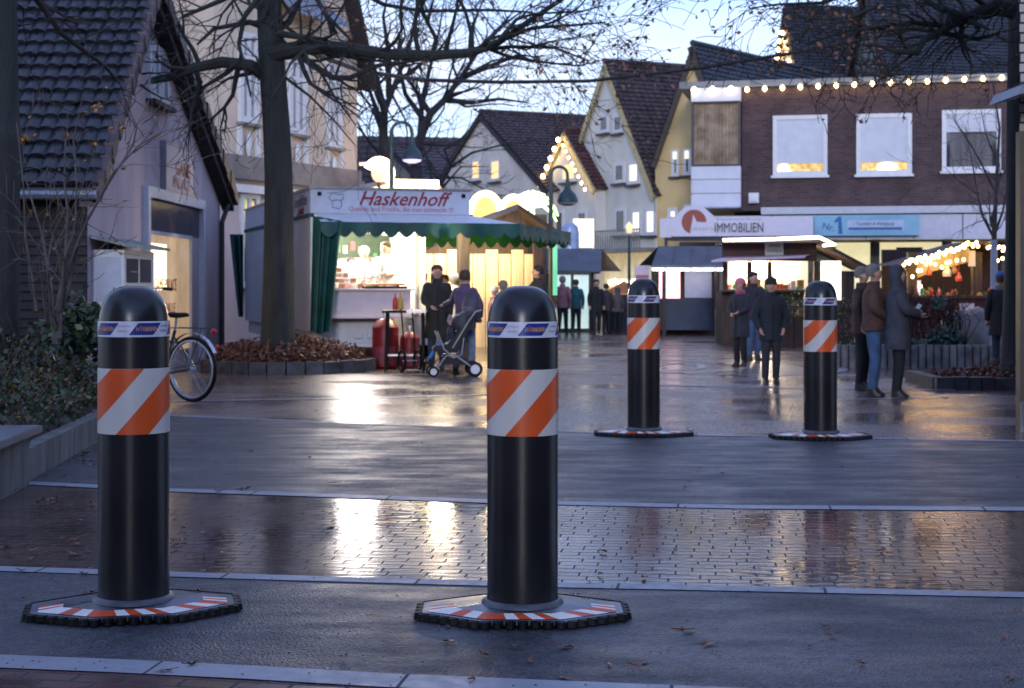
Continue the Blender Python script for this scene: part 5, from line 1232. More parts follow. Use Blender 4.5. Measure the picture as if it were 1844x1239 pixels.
limb(cr_, [(490,60),(520,40),(545,-10)], TYm, [.08,.06,.04], rnd, org=org, every=2, L=1.5)
limb(cr_, [(500,60),(580,72),(605,60),(560,-20)], TYm-.4, [.06,.045,.04,.03], rnd, org=org, every=2, L=1.3)
limb(cr_, [(560,-20),(590,30),(640,80),(655,90)], TYm-.5, [.05,.035,.02,.015], rnd, org=org, every=2, L=1.2)
limb(cr_, [(640,-20),(690,8),(760,20),(880,18),(960,22)], TYm-.5, [.05,.035,.03,.025,.015], rnd, lv, org=org, every=3, L=1.3, lvl=2, lf=.8)
limb(cr_, [(480,50),(450,40),(420,45),(385,52),(355,80)], TYm, [.07,.05,.04,.035,.02], rnd, org=org, dY=-.6, every=2, L=1.1)
limb(cr_, [(470,-10),(440,30),(430,80),(440,120),(452,175)], TYm-.4, [.05,.045,.035,.025,.015], rnd, org=org, every=2, L=1.1, lvl=2)
limb(cr_, [(455,-30),(400,0),(330,30)], TYm, [.06,.045,.03], rnd, org=org, every=3, L=1.6)
cr_.build('crown', M_bark, t)
lv.build('dry_leaves', M_dryleaf, t)
# ---- trunk at the left edge
rnd = random.Random(9); yl_ = 15.5; xl_ = gx(3,yl_)
t = thing('bare_tree', 'dark mossy trunk cut off by the left edge, rising out of the planting', 'tree', (xl_,yl_,0)); org = Vector((xl_,yl_,0))
wobbly_trunk(dens([(0,.26,0),(1,.185,0),(2.4,.17,0),(2.7,.19,.01),(2.95,.20,.01),(3.1,.165,0),(5,.15,-.02),(8,.10,-.05)]), 0, rnd).build('trunk', M_barkn, t, smooth=True)
cr_ = MB(); limb(cr_, [(5,-30),(60,-10),(110,60),(190,120),(215,150)], yl_, [.05,.035,.028,.02,.016], rnd, org=org, dY=2, every=2, L=.8, lvl=1)
limb(cr_, [(0,10),(20,60),(35,100)], yl_, [.03,.02,.01], rnd, org=org, every=1, L=.6, lvl=1)
cr_.build('branches', M_twig, t)
# ---- far bare trees against the sky
for (px, Y, lab, lims, sd) in ((686,48,'far bare tree with a fine branching crown, nearest to the beige town house',
      [[(692,300),(690,240),(692,200),(672,120),(650,60),(640,0)],[(692,200),(712,150),(735,90),(750,30),(760,-30)],[(690,230),(668,170),(640,110)],[(712,150),(740,130),(790,90),(830,40)],[(700,175),(700,100),(690,30),(700,-20)]],3),
     (765,50,'far bare tree with long forked limbs leaning right, left of the cream gabled house',
      [[(748,300),(756,250),(775,205),(800,180),(830,140),(862,90),(890,60)],[(756,250),(760,180),(775,120),(790,60),(800,0)],[(800,180),(850,185),(900,178),(950,185)],[(830,140),(880,120),(930,100),(965,110)],[(775,205),(740,150),(700,110)],[(862,90),(900,50),(940,20)],[(850,110),(850,50),(870,0)],[(762,215),(730,170),(715,100),(725,30)]],7),
     (800,56,'low far bare tree whose arching branches cross the cream gabled house front',
      [[(790,400),(795,330),(812,300),(850,275),(900,262),(955,255)],[(800,320),(830,320),(870,340),(900,360)],[(812,300),(800,270),(830,250),(870,240)],[(795,340),(830,300),(880,300)]],11)):
    rnd = random.Random(sd); x_ = gx(px,Y); org = Vector((x_,Y,0)); t = thing('bare_tree', lab, 'tree', (x_,Y,0))
    b0_ = lims[0][0]; zb_ = gz(b0_[1],Y); xb_ = gx(b0_[0],Y)-x_
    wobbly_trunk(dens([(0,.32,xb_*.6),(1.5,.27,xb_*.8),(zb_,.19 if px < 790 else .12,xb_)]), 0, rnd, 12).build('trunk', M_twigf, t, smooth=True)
    cr_ = MB()
    for li, l_ in enumerate(lims):
        n_ = len(l_); r0 = (.17 if li == 0 else .10)*(1 if px < 790 else .5)
        limb(cr_, l_, Y, [r0*(1-.8*i/(n_-1)) for i in range(n_)], rnd, org=org, dY=rnd.uniform(-2,2), every=2, L=2.1 if px < 790 else 1.2, lvl=3 if px < 790 else 2, up=.3, minr=.008, nb=2)
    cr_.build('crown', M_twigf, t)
# ---- tree at the right: trunk beside the edge building
rnd = random.Random(14); Yr = 22.3; xr_ = gx(1829,Yr)
t = thing('leafy_tree', 'tree at the right edge with dark trunk and branches still holding dry brown leaves', 'tree', (xr_,Yr,0)); org = Vector((xr_,Yr,0))
wobbly_trunk(dens([(-.05,.30,0),(.4,.21,0),(1.5,.17,.0),(3,.15,.02),(4.6,.135,.03),(6.5,.1,.0)]), 0, rnd).build('trunk', M_barkn, t, smooth=True)
cr_ = MB(); lv = MB()
limb(cr_, [(1826,20),(1790,12),(1745,30),(1715,40),(1690,60),(1665,70),(1650,95),(1610,92),(1575,80),(1520,85)], Yr-1.5, [.12,.10,.085,.075,.06,.05,.045,.03,.022,.012], rnd, lv, org=org, dY=-1, every=2, L=.8, lvl=2, lf=.55, ls=.085)
limb(cr_, [(1700,45),(1640,40),(1580,50),(1510,60),(1450,80)], Yr-2, [.045,.035,.028,.02,.012], rnd, lv, org=org, every=3, L=.8, lvl=2, lf=.55, ls=.085)
limb(cr_, [(1740,28),(1690,15),(1660,-5),(1640,-30)], Yr-2, [.05,.04,.03,.02], rnd, lv, org=org, every=3, L=1, lvl=2, lf=.5, ls=.085)
limb(cr_, [(1640,-30),(1560,-20),(1480,5),(1400,8),(1350,15)], Yr-2, [.04,.03,.022,.015,.008], rnd, lv, org=org, every=4, L=.9, lvl=2, lf=.45, ls=.085, droop=.05)
limb(cr_, [(1700,60),(1760,70),(1800,60)], Yr-1.8, [.035,.03,.02], rnd, lv, org=org, every=5, L=.8, lvl=2, lf=.6, ls=.085)
limb(cr_, [(1580,10),(1540,30),(1480,35),(1430,30)], Yr-2.4, [.03,.02,.015,.01], rnd, lv, org=org, every=4, L=.7, lvl=2, lf=.6, ls=.085, droop=.05)
cr_.build('branches', M_bark, t); lv.build('dry_leaves', M_dryleaf, t)
# ---- young slim tree before the right stall
rnd = random.Random(18); Yy = 28.6; xy_ = gx(1790,Yy)
t = thing('young_tree', 'slender young bare tree with pale trunk in front of the right garlanded stall', 'tree', (xy_,Yy,0)); org = Vector((xy_,Yy,0))
MB().tube([(0,0,0),(.0,0,gz(520,Yy)),(.0,0,gz(432,Yy))], [.072,.07,.065], 10).build('trunk', pm('whitewashed_trunk',(.42,.44,.52),.7,.12,6), t, smooth=True)
cr_ = MB(); A_ = dict(org=org)
for l_, r0 in (([(1790,432),(1792,380),(1796,300),(1800,230),(1788,150)],.05),([(1788,425),(1770,390),(1760,350),(1752,300),(1740,240)],.028),([(1792,420),(1806,380),(1815,330),(1820,290)],.028),([(1796,330),(1820,290),(1832,240)],.02),([(1794,350),(1765,290),(1735,240),(1715,210)],.022),([(1798,300),(1775,240),(1765,190)],.018),([(1760,350),(1720,320),(1700,300)],.014)):
    n_ = len(l_); limb(cr_, l_, Yy, [r0*(1-.75*i/(n_-1)) for i in range(n_)], rnd, org=org, dY=rnd.uniform(-.5,.5), every=2, L=.7, lvl=1, up=.5, minr=.004)
cr_.build('crown', M_stem, t)
# ---- bare shrub with a few orange leaves, left
rnd = random.Random(23); Ys = 14.6; xs_ = gx(104,Ys)
t = thing('bare_shrub', 'tall multi-stemmed bare shrub with few orange leaves before the brown timber cladding', 'shrub', (xs_,Ys,0)); org = Vector((xs_,Ys,0))
cr_ = MB(); lv = MB()
for l_, r0 in (([(98,620),(92,560),(88,500),(78,430),(60,370),(46,320)],.020),([(104,620),(106,540),(118,460),(122,380),(116,330),(118,250)],.022),([(108,610),(112,530),(124,480),(150,410),(190,340),(215,300)],.018),
    ([(100,600),(94,520),(86,470),(96,420),(120,370),(140,330)],.014),([(66,560),(58,500),(46,430),(42,330),(30,220)],.016),([(112,560),(128,500),(140,440),(160,390),(205,310),(250,262),(290,238)],.017),([(106,560),(116,470),(136,400),(138,330),(132,250),(150,170)],.014),
    ([(84,580),(74,500),(70,450),(80,400)],.012),([(100,560),(112,500),(100,440),(112,420),(150,330),(170,270)],.012),([(215,300),(240,260),(246,230),(230,200)],.012),([(205,310),(190,260),(200,220)],.010),([(240,275),(275,250),(300,235)],.009)):
    n_ = len(l_); limb(cr_, l_, Ys, [r0*(1-.7*i/(n_-1)) for i in range(n_)], rnd, lv, org=org, dY=rnd.uniform(-.5,.5), every=1, L=.5, lvl=1, lf=.22, ls=.05, up=.6, minr=.003, curl=.18)
for px, py in ((172,190),(180,186),(232,298),(205,232),(118,240),(60,240),(46,250),(170,260),(150,205),(278,240),(225,228)):
    for _ in range(3): leafq(lv, PP(px+rnd.uniform(-5,5),py+rnd.uniform(-5,5),Ys)-org, .06, rnd)
cr_.build('stems', M_stem, t); lv.build('orange_leaves', M_orleaf, t)
# ---- hedge bed on the left with retaining kerb wall and bench
M_leafg = pm('dark_evergreen_leaf', (.018,.036,.016), .45, .5, 7, col2=(.050,.080,.028))
M_leafy = pm('yellowish_leaf', (.16,.10,.02), .6, .4, 8)
M_leafb = pm('brownish_hedge_leaf', (.075,.05,.035), .6, .5, 8)
M_soil = pm('dark_soil', (.022,.016,.013), .9, .4, 5, bump=.5)
wl = [(-3.61,11.5),(-3.66,12.0),(-3.86,14.4),(-4.12,16.8),(-4.6,18.2),(-5.6,19.2)]
def wx(y):
    for a, b in zip(wl, wl[1:]):
        if a[1] <= y <= b[1]: return a[0]+(b[0]-a[0])*(y-a[1])/(b[1]-a[1])
    return wl[0][0] if y < wl[0][1] else wl[-1][0]
M_conc = pm('stained_concrete', (.085,.09,.085), .85, .3, 2.2, bump=.4, bscale=40, stretch=(3,3,.5), col2=(.20,.20,.20))
cap = MB(); hk = .245; tk = .13
ring = [(a,b) for a,b in wl]; inner = [(a-tk,b-(.02 if i < 3 else .1)) for i,(a,b) in enumerate(wl)]
for (a,b),(c,d),(e,f),(g_,h_) in zip(ring, ring[1:], inner, inner[1:]):
    cap.add([(a,b,0),(c,d,0),(g_,h_,0),(e,f,0),(a,b,hk),(c,d,hk),(g_,h_,hk),(e,f,hk)], [(0,1,5,4),(4,5,6,7),(2,3,7,6)])
tag(cap.build('kerb_wall', M_conc), 'low stained concrete wall holding back the planted bed at the left', 'wall')
sb_ = MB(); sb_.add([(wx(y)-tk-.0,y,.20) for y in (11.5,12,14.4,16.8,18.2,19.2)]+[(-12,y,.5) for y in (19.2,18.2,16.8,14.4,12,9.6)], [tuple(range(12))])
tag(sb_.build('planting_soil', M_soil), kind='structure')
rnd = random.Random(31)
hd = [MB(), MB(), MB()]
def hedge_top(x, y):      # height of the planting
    e = (wx(y)-.1)-x; base = .25+min(1, e/1.3)*.62
    return base*(1+.18*math.sin(x*2.3+y*1.7)+.12*math.sin(x*5.1-y*3.3))+.0
for i in range(15000):
    y = 10.9+rnd.random()**.8*7.6; e = rnd.random()**1.25*3.0; x = wx(y)-.08-e
    if y < 11.75: continue
    ht = hedge_top(x,y); z = .2+ht*rnd.random()**.45
    z = min(z, ht+.2)
    k = 0 if rnd.random() < .72 else (1 if rnd.random() < .38 else 2)
    leafq(hd[k], Vector((x+rnd.gauss(0,.04),y,z)), rnd.uniform(.025,.06)*(2.0 if rnd.random() < .12 else 1), rnd, -.3)
for i in range(420):      # twigs poking out
    y = 11.8+rnd.random()*6.2; e = rnd.random()*2.6+.05; x = wx(y)-.1-e; z = .25; h_ = hedge_top(x,y)*rnd.uniform(.8,1.35)
    hd[2].tube([(x,y,z),(x+rnd.gauss(0,.06),y+rnd.gauss(0,.06),z+h_*.5),(x+rnd.gauss(0,.13),y+rnd.gauss(0,.13),z+h_)], [.006,.005,.002], 3)
for i in range(900):      # bright green broad leaves at the back near the shrub foot
    x = gx(rnd.gauss(140,26),15.4); leafq(hd[0], Vector((x,15.4+rnd.gauss(0,.3),1.0+rnd.gauss(0,.13))), .1, rnd, -.5)
tag(hd[0].build('hedge_leaves', M_leafg), kind='stuff', label='dense dark green ground cover in the left bed', cat='plants')
tag(hd[1].build('hedge_leaves', M_leafy), kind='stuff', label='yellowing leaves scattered through the left bed planting', cat='plants')
tag(hd[2].build('hedge_leaves', M_leafb), kind='stuff', label='brownish leaves and twigs in the left bed planting', cat='plants')
# concrete bench
bn = thing('concrete_bench', 'concrete bench with overhanging slab cut off by the left edge of the picture', 'bench', (-3.44,10.95,0), R(4.2))
MB().box(-1.6,.0,-.95,.60,.385,.44).build('seat_slab', pm('dark_slab',(.10,.11,.13),.5,.25,4,bump=.1,rnoise=.1), bn, bevel=.008)
MB().box(-1.5,-.08,-.9,.53,0,.384).build('support', M_conc, bn, bevel=.006)
# ---- round tree bed of the main tree
def palisade(name, label, c, r, h, n, w_, q0=0, q1=360, m=None, th=.1):
    t = thing(name, label, 'tree bed', (c[0],c[1],0), 0)
    mb = MB(); rr = random.Random(n)
    for i in range(n):
        a0_, a1_ = R(q0+(q1-q0)*(i+.04)/n), R(q0+(q1-q0)*(i+.96)/n); hh = h*(1+rr.uniform(-.04,.04)); k = rr.uniform(-.01,.01)
        P = [((r[0]+k)*math.cos(a0_),(r[1]+k)*math.sin(a0_)),((r[0]+k)*math.cos(a1_),(r[1]+k)*math.sin(a1_)),((r[0]-th)*math.cos(a1_),(r[1]-th)*math.sin(a1_)),((r[0]-th)*math.cos(a0_),(r[1]-th)*math.sin(a0_))]
        mb.prism(P, 0, hh)
    mb.build('edging_stones', m, t); return t
M_stone = pm('dark_edging_stone', (.055,.055,.062), .7, .4, 5, bump=.4, rnoise=.15)
tb_ = palisade('tree_bed', 'round bed edged with dark stones and filled with reddish leaves under the big tree', (gx(520,26.6),26.6), (1.50,1.42), .20, 30, .2, m=M_stone)
MB().loft([(0,0,.10,1.41,1.33),(0,0,.16,1.2,1.1),(0,0,.2,.6,.5)], 24).build('soil', M_soil, tb_)
rnd = random.Random(40); lf_ = MB(); lf2 = MB()
M_redleaf = pm('reddish_brown_leaf', (.09,.025,.015), .6, .5, 9, col2=(.17,.06,.035))
for i in range(3800):
    q = rnd.random()*6.283; r = math.sqrt(rnd.random())*1.36; zmax = .22+.35*(1-(r/1.36)**2)
    leafq(lf_ if rnd.random() < .8 else lf2, Vector((r*math.cos(q),r*.94*math.sin(q),.14+zmax*rnd.random()*.8)), rnd.uniform(.05,.1), rnd, -.2)
lf_.build('reddish_leaves', M_redleaf, tb_); lf2.build('dark_twiggy_leaves', M_leafb, tb_)
# ---- right front tree bed (low stones, brown leaves)
tr_ = thing('tree_bed', 'low rectangular bed edged with square stones under the right edge tree', 'tree bed', (gx(1662,22.5),22.5,0), R(-2))
mb = MB(); x = 0; rnd = random.Random(50)
while x < 2.6: w_ = rnd.uniform(.16,.34); mb.box(x,x+w_-.015,-.85+rnd.uniform(-.01,.01),-.67,0,.17+rnd.uniform(-.01,.01)); x += w_
y = -.66
while y < .9: w_ = .22; mb.box(-.02,.16,y,y+w_-.015,0,.16); y += w_
mb.build('edging_stones', M_stone, tr_)
MB().box(.16,2.6,-.66,1.1,.0,.12).build('soil', M_soil, tr_)
lf_ = MB()
for i in range(2400):
    x, y = rnd.uniform(.2,2.6), rnd.uniform(-.64,1.0); hm = .30*math.exp(-((x-1.75)/.8)**2)
    leafq(lf_, Vector((x,y,.13+hm*rnd.random())), rnd.uniform(.04,.09), rnd, -.2)
lf_.build('brown_leaves', M_redleaf, tr_)
# ---- raised planter with vertical palisades at the right
pl_ = thing('raised_planter', 'raised planter of upright grey concrete palisades filled with shrubs before the right stall', 'planter', (gx(1500,27.2),27.2,0), R(-1))
mb = MB(); x = 0
while x < 2.75: mb.tube([(x+.065,0,0),(x+.065,0,.40+rnd.uniform(-.008,.008))], .064, 8); x += .135
mb.box(2.80,3.0,-.06,.12,0,.42).box(3.0,3.7,-.02,.12,0,.40)
mb.build('palisades', pm('weathered_palisade',(.20,.185,.185),.85,.3,4,bump=.3), pl_)
MB().box(0,3.7,.08,2.2,0,.33).build('soil', M_soil, pl_)
M_bluegreen = pm('bluish_green_leaf', (.022,.050,.042), .5, .45, 6, col2=(.05,.09,.07))
lg, lr, tw = MB(), MB(), MB()
def blob(mb, c, r, n, s, k=1):
    for i in range(n):
        v = Vector((rnd.gauss(0,1),rnd.gauss(0,1),rnd.gauss(0,1))).normalized()*rnd.random()**.4; leafq(mb, Vector((c[0]+v.x*r[0],c[1]+v.y*r[1],c[2]+v.z*r[2])), s*rnd.uniform(.6,1.3), rnd, 0)
def lp(px, py, Y): p = PP(px,py,Y); return (p.x-gx(1500,27.2), p.y-27.2, p.z)
for px, py, rx, rz, n in ((1650,625,.5,.16,700),(1700,610,.35,.22,700),(1722,640,.22,.28,600),(1610,640,.4,.12,300),(1690,545,.12,.10,120),(1760,640,.3,.1,200),(1540,628,.4,.14,400)): blob(lg, lp(px,py,27.9), (rx,.3,rz), n, .085)
for px, py, rx, rz, n in ((1675,560,.38,.35,520),(1640,545,.3,.3,260),(1530,590,.25,.25,160)): blob(lr, lp(px,py,28.6), (rx,.4,rz), n, .05)
for i in range(130):
    bx, by, bz = lp(rnd.uniform(1600,1735),640,28.4); tw.tube([(bx,by,.35),(bx+rnd.gauss(0,.15),by,.8),(bx+rnd.gauss(0,.3),by+rnd.gauss(0,.2),rnd.uniform(1.0,1.6))], [.012,.008,.004], 3)
lg.build('evergreen_foliage', M_bluegreen, pl_); lr.build('reddish_foliage', pm('reddish_shrub_leaf',(.10,.035,.035),.7,.5,8), pl_); tw.build('bare_twigs', M_twig, pl_)
# boulder behind
o = MB(); rb = random.Random(3)
o.loft([(0,0,0,.75,.5),(0,0,.4,.72,.5),(0,0,.75,.6,.42),(-.05,0,.93,.4,.3),(-.05,0,1.0,.15,.1)], 14)
o.v = [(x*(1+.08*math.sin(x*9+z*7)),y,z*(1+.05*math.sin(x*11))) for x,y,z in o.v]
o = o.build('boulder', pm('pale_grey_rock',(.19,.175,.18),.9,.25,3,bump=.5), smooth=True, loc=(gx(1752,29.3),29.3,0)); tag(o, 'rounded grey boulder behind the right end of the raised planter', 'boulder')
# shrubs beneath the brown hut window
ps = thing('shrub', 'dark shrub growing below the glowing window of the brown hut', 'shrub', (gx(1430,34.5),34.5,0)); mb = MB()
blob(mb, (0,0,.95), (.55,.3,.35), 500, .07); blob(mb, (.9,0,.85), (.5,.3,.4), 400, .07); mb.build('foliage', M_leafg, ps)
MB().tube([(0,0,0),(0,0,.9)], .03, 6).tube([(.9,0,0),(.9,0,.9)], .03, 6).build('stems', M_twig, ps)
# ---- fallen leaves
rnd = random.Random(77); protos = []
for k in range(4):
    mb = MB(); s = .022+.007*k; pts = []
    for i in range(10):
        q = 2*math.pi*i/10; r = s*(1 if i % 2 == 0 else .55)*(1.4 if i == 0 else 1); pts.append((r*math.cos(q), r*.62*math.sin(q), .004+.004*math.cos(q*2+k)+.004*(i % 3 == 0)))
    pts.append((0,0,.004)); mb.add(pts, [(i,(i+1)%10,10) for i in range(10)]); mb.tube([(-s*.4,0,.006),(-s*1.5,.01,.012)], .002, 3)
    o = mb.build('fallen_leaf', M_wetleaf); tag(o, 'brown leaf fallen on the wet road or paving', 'leaf', 'brown leaves fallen on the ground'); o.location = GP(*((40,1028),(345,1196),(95,905),(600,870))[k], .012); o.rotation_euler.z = k; protos.append(o)
spots = [(460,1048),(620,1188),(1060,1052),(1370,1052),(1345,1218),(1455,1168),(1015,1170),(925,1170),(955,1195),(1380,1056),(400,998),(310,990),(1230,918),(1590,996),(1160,1045),(640,922),(520,990),(1500,1150),(10,990),(20,1005),(60,930),(115,860),(130,845),(70,903),(850,1230),(1550,1200),(1820,1225),(760,800),(700,830),(1600,1000),(450,815),(390,835),(345,800),(340,790),(440,885),(560,700),(600,698),(480,706),(1240,870),(1300,855),(790,1135),(806,1133)]
for i in range(75): spots.append((rnd.gauss(150,110), rnd.uniform(790,1040)))
for i in range(60): spots.append((rnd.uniform(0,1844), rnd.uniform(700,1230)))
for i in range(40): spots.append((150+rnd.gauss(0,22), 815+rnd.gauss(0,12)))
for i, (px, py) in enumerate(spots):
    c = protos[i % 4].copy(); COL.objects.link(c); p = GP(px,py)
    if p.x < wx(p.y)+.03 and p.y > 9.5 and p.y < 19: continue
    c.location = (p.x,p.y,.011); c.rotation_euler = (rnd.gauss(0,.12),rnd.gauss(0,.12),rnd.uniform(0,6.28)); k = rnd.uniform(.55,1.15); c.scale = (k,k,k*rnd.uniform(.6,1.6))
# tiny grit
mb = MB()
for i in range(800):
    p = GP(rnd.uniform(-20,1860), 700+rnd.random()**.7*539); s = rnd.uniform(.002,.007); mb.add([(p.x-s,p.y,.009),(p.x,p.y-s,.009),(p.x+s,p.y,.009),(p.x,p.y+s,.009),(p.x,p.y,.009+s*.5)], [(0,1,4),(1,2,4),(2,3,4),(3,0,4)])
tag(mb.build('grit', pm('dark_grit',(.03,.025,.02),.7,.4,30)), kind='stuff', label='scattered specks of dirt and grit on the road', cat='grit')
# ---- building at the right edge
W6 = Wall(1836, 15.6, ang=R(0))
t = thing('corner_building', 'pale brick building cut off by the right edge, with small canopy and tan door frame', 'building', tuple(W6.A))
M_pbrick = brickmat('pale_brick', (.36,.34,.31), (.46,.44,.41), (.03,.03,.03), .3, .10, .012, bump=.5, cvar=.2)
MB().prism([(0,0),(4,0),(7,8),(2.9,8)],gz(236,15.6),8).build('upper_wall', M_pbrick, t)
MB().box(0,.10,-.02,.12,.0,gz(236,15.6)-.003).build('door_frame', pm('tan_frame',(.09,.07,.05),.5,.1,4), t)
MB().prism([(.10,.05),(4,.05),(7,7.9),(2.95,7.9)],0,gz(236,15.6)-.003).build('lower_wall', M_olive, t)
MB().box(.0,.2,-.06,-.021,0,.3).build('downpipe_foot', M_zinc, t)
a, b = PP(1778,190,15.0), PP(1844,160,15.0)
MB().prism([(-.31,gz(190,15.6)),(1.2,gz(150,15.6)+.15),(1.2,gz(150,15.6)+.34),(-.26,gz(172,15.6))], -.9, -.004, 'y').build('canopy', pm('grey_canopy_metal',(.16,.19,.25),.4,.1), t)
MB().prism([(-.2,gz(166,15.6)),(1.2,gz(128,15.6)+.10),(1.2,gz(128,15.6)+.18),(-.12,gz(160,15.6))], -.86, -.004, 'y').build('canopy_top', M_sill, t)
d6 = MB().box(.10,1.0,.0,.045,0,2.1).build('door', pm('brown_door',(.07,.05,.04),.5,.2,4), t)
MB().box(.25,.85,-.012,-.002,1.1,1.9).build('pane', M_glass, d6); MB().box(.88,.94,-.05,-.002,1.0,1.05).build('handle', M_steel, d6)
window(t, 1.5,2.9,.9,2.15, y=.048, dp=.07, mull=1)
# ================================================================ people
def cm(name, col=(.1,.1,.1), rough=.85, noise=.2, scale=8, bump=.25): return pm(name, col, rough, noise, scale, bump=bump, bscale=60)
M_skin = pm('skin', (.46,.27,.20), .55, .06, 10)
M_sole = pm('dark_shoe_leather', (.015,.013,.012), .45, .2, 10)
def skin_mesh(name, verts, edges, radii, m, parent, levels=1):
    me = bpy.data.meshes.new(name); me.from_pydata([tuple(v) for v in verts], edges, []); me.update()
    o = bpy.data.objects.new(name, me); COL.objects.link(o)
    md = o.modifiers.new('s', 'SKIN'); md.use_smooth_shade = True
    for i, r in enumerate(radii): me.skin_vertices[0].data[i].radius = (r, r)
    me.skin_vertices[0].data[0].use_root = True
    sb = o.modifiers.new('ss', 'SUBSURF'); sb.levels = levels; sb.render_levels = levels
    dg = bpy.context.evaluated_depsgraph_get(); dg.update(); nm = bpy.data.meshes.new_from_object(o.evaluated_get(dg))
    bpy.data.objects.remove(o); bpy.data.meshes.remove(me); nm.materials.clear(); nm.materials.append(m); nm.name = name
    for p in nm.polygons: p.use_smooth = True
    o = bpy.data.objects.new(name, nm); COL.objects.link(o); o.parent = parent; return o
def person(px, py, h, rz, label, coat, coatm, tr, hem=.46, hair=None, longhair=False, hat=None, hood=None, la=None, ra=None, ll=None, rl=None, puff=1.0, shoe=None, scarf=None, Y=None, z=0, pom=False, group=None, headturn=0, cat='person', collar=True):
    Y = Y or gY(py); t = thing('person', label, cat, (gx(px,Y),Y,z), R(rz), group)
    V = lambda p: Vector(p)*h
    la = la or [(-.132,.015,.655),(-.128,-.035,.515)]; ra = ra or [(.132,.015,.655),(.128,-.035,.515)]     # elbow, wrist
    ll = ll or [(-.050,-.012,.285),(-.052,.012,.045)]; rl = rl or [(.050,-.012,.285),(.052,.012,.045)]     # knee, ankle
    ht = R(headturn); hc = Matrix.Rotation(ht,3,'Z')
    def hp(x, y, z): return tuple((hc @ Vector((x,y,0))))[:2]+(z,)
    vs = []; ed = []; rd = []
    def v(p, r, par=None):
        vs.append(V(p)); rd.append(r*h)
        if par is not None: ed.append((par, len(vs)-1))
        return len(vs)-1
    pel = v((0,0,.53), .055); sp = v((0,.0,.65), .055, pel); ch = v((0,.005,.76), .060, sp); nk = v((0,.005,.835), .030, ch); nk2 = v(hp(0,-.003,.868), .029, nk)
    jw = v(hp(0,-.014,.895), .040, nk2); md = v(hp(0,-.006,.935), .050, jw); tp_ = v(hp(0,0,.968), .040, md)
    v(hp(0,-.066,.922), .008, md)
    for sx in (-1,1): v(hp(sx*.054,.004,.925), .008, md)
    for sx, (el, wr) in ((-1,la),(1,ra)):
        sh = v((sx*.098,.005,.795), .030, ch); e = v(el, .022, sh); w_ = v(wr, .016, e)
        d = (Vector(wr)-Vector(el)).normalized(); pa = v(tuple(Vector(wr)+d*.028), .017, w_)
        sd = d.cross(Vector((0,0,1))); sd = sd.normalized() if sd.length > .2 else Vector((0,1,0)); up = d.cross(sd).normalized(); base = Vector(wr)+d*.028
        for k, (o_, l_) in enumerate(((-.015,.036),(-.005,.042),(.005,.040),(.015,.030))):
            a = v(tuple(base+d*.018+sd*o_), .0062, pa); v(tuple(base+d*(.018+l_*.6)+sd*o_*1.1-up*.012), .0050, a)
        th = v(tuple(Vector(wr)+d*.018+sd*-.018-up*.008), .007, w_); v(tuple(Vector(wr)+d*.038+sd*-.026-up*.014), .005, th)
    for sx, (kn, an) in ((-1,ll),(1,rl)):
        hi = v((sx*.048,0,.49), .045, pel); k = v(kn, .030, hi); a = v(an, .020, k); v((an[0],an[1]-.055,an[2]-.02), .014, a)
    body = skin_mesh('body', vs, ed, rd, M_skin, t)
    # eyes, mouth
    for sx in (-1,1):
        x_, y_, z_ = hp(sx*.019,-.050,.935); MB().ball((x_*h,y_*h,z_*h),(.0055*h,.004*h,.004*h),8).build('eye', M_rubber, body)
    x_, y_, z_ = hp(0,-.049,.897); MB().ball((x_*h,y_*h,z_*h),(.014*h,.006*h,.0035*h),8).build('mouth', pm('lips',(.35,.12,.10),.5,.05), body)
    # coat
    p = puff; c = MB()
    rings = [(hem,.102*p+(.012 if hem < .42 else 0),.078*p),((hem+.56)/2,.103*p,.080*p),(.57,.097*p,.074*p),(.64,.096*p,.073*p),(.70,.102*p,.076*p),(.755,.110*p,.074*p),(.790,.106*p,.066*p),(.815,.078*p,.055),(.835,.046,.044),(.850,.042,.042)]
    c.loft([(0,.004*h,z_*h,rx*h,ry*h) for z_, rx, ry in rings], 22)
    for sx, (el, wr) in ((-1,la),(1,ra)):
        s0 = Vector((sx*.088,.005,.785)); el, wr = Vector(el), Vector(wr); m1 = s0.lerp(el,.5); m2 = el.lerp(wr,.5)
        pts = [s0, m1, s0.lerp(el,.92), el.lerp(wr,.10), m2, el.lerp(wr,.97)]
        c.tube([V(q) for q in pts], [h*r*p for r in (.043,.040,.035,.034,.031,.027)], 12); c.ball(V(s0),.045*h*p,12)
    co_ = c.build('coat', coatm, t, smooth=True, sharp=70)
    if hem < .5: MB().tube([V((0,-.0765*p-.004,hem+.02)),V((0,-.0745*p-.003,.66)),V((0,-.070*p-.003,.79))], .004*h, 5).build('zip', M_rubber, co_)
    if collar: MB().loft([(0,.004*h,.825*h,.052*h,.050*h),(0,.002*h,.85*h,.050*h,.049*h),(0,.0,.868*h,.045*h,.046*h)], 16).build('collar', coatm, co_, smooth=True)
    if scarf: MB().loft([(0,0,.825*h,.058*h,.056*h),(0,-.003*h,.85*h,.062*h,.060*h),(0,0,.872*h,.050*h,.050*h)], 16).build('scarf', scarf, t, smooth=True)
    # trousers
    q_ = MB(); q_.loft([(0,0,.455*h,.080*h,.062*h),(0,0,.50*h,.088*h,.066*h),(0,0,.56*h,.085*h,.062*h)], 16)
    for sx, (kn, an) in ((-1,ll),(1,rl)):
        hi = Vector((sx*.046,0,.48)); kn, an = Vector(kn), Vector(an)
        q_.tube([V(x) for x in (hi, hi.lerp(kn,.45), kn, kn.lerp(an,.5), an+Vector((0,0,.012)))], [h*r for r in (.056,.050,.040,.036,.032)], 12)
    q_.build('trousers', tr, t, smooth=True, sharp=70)
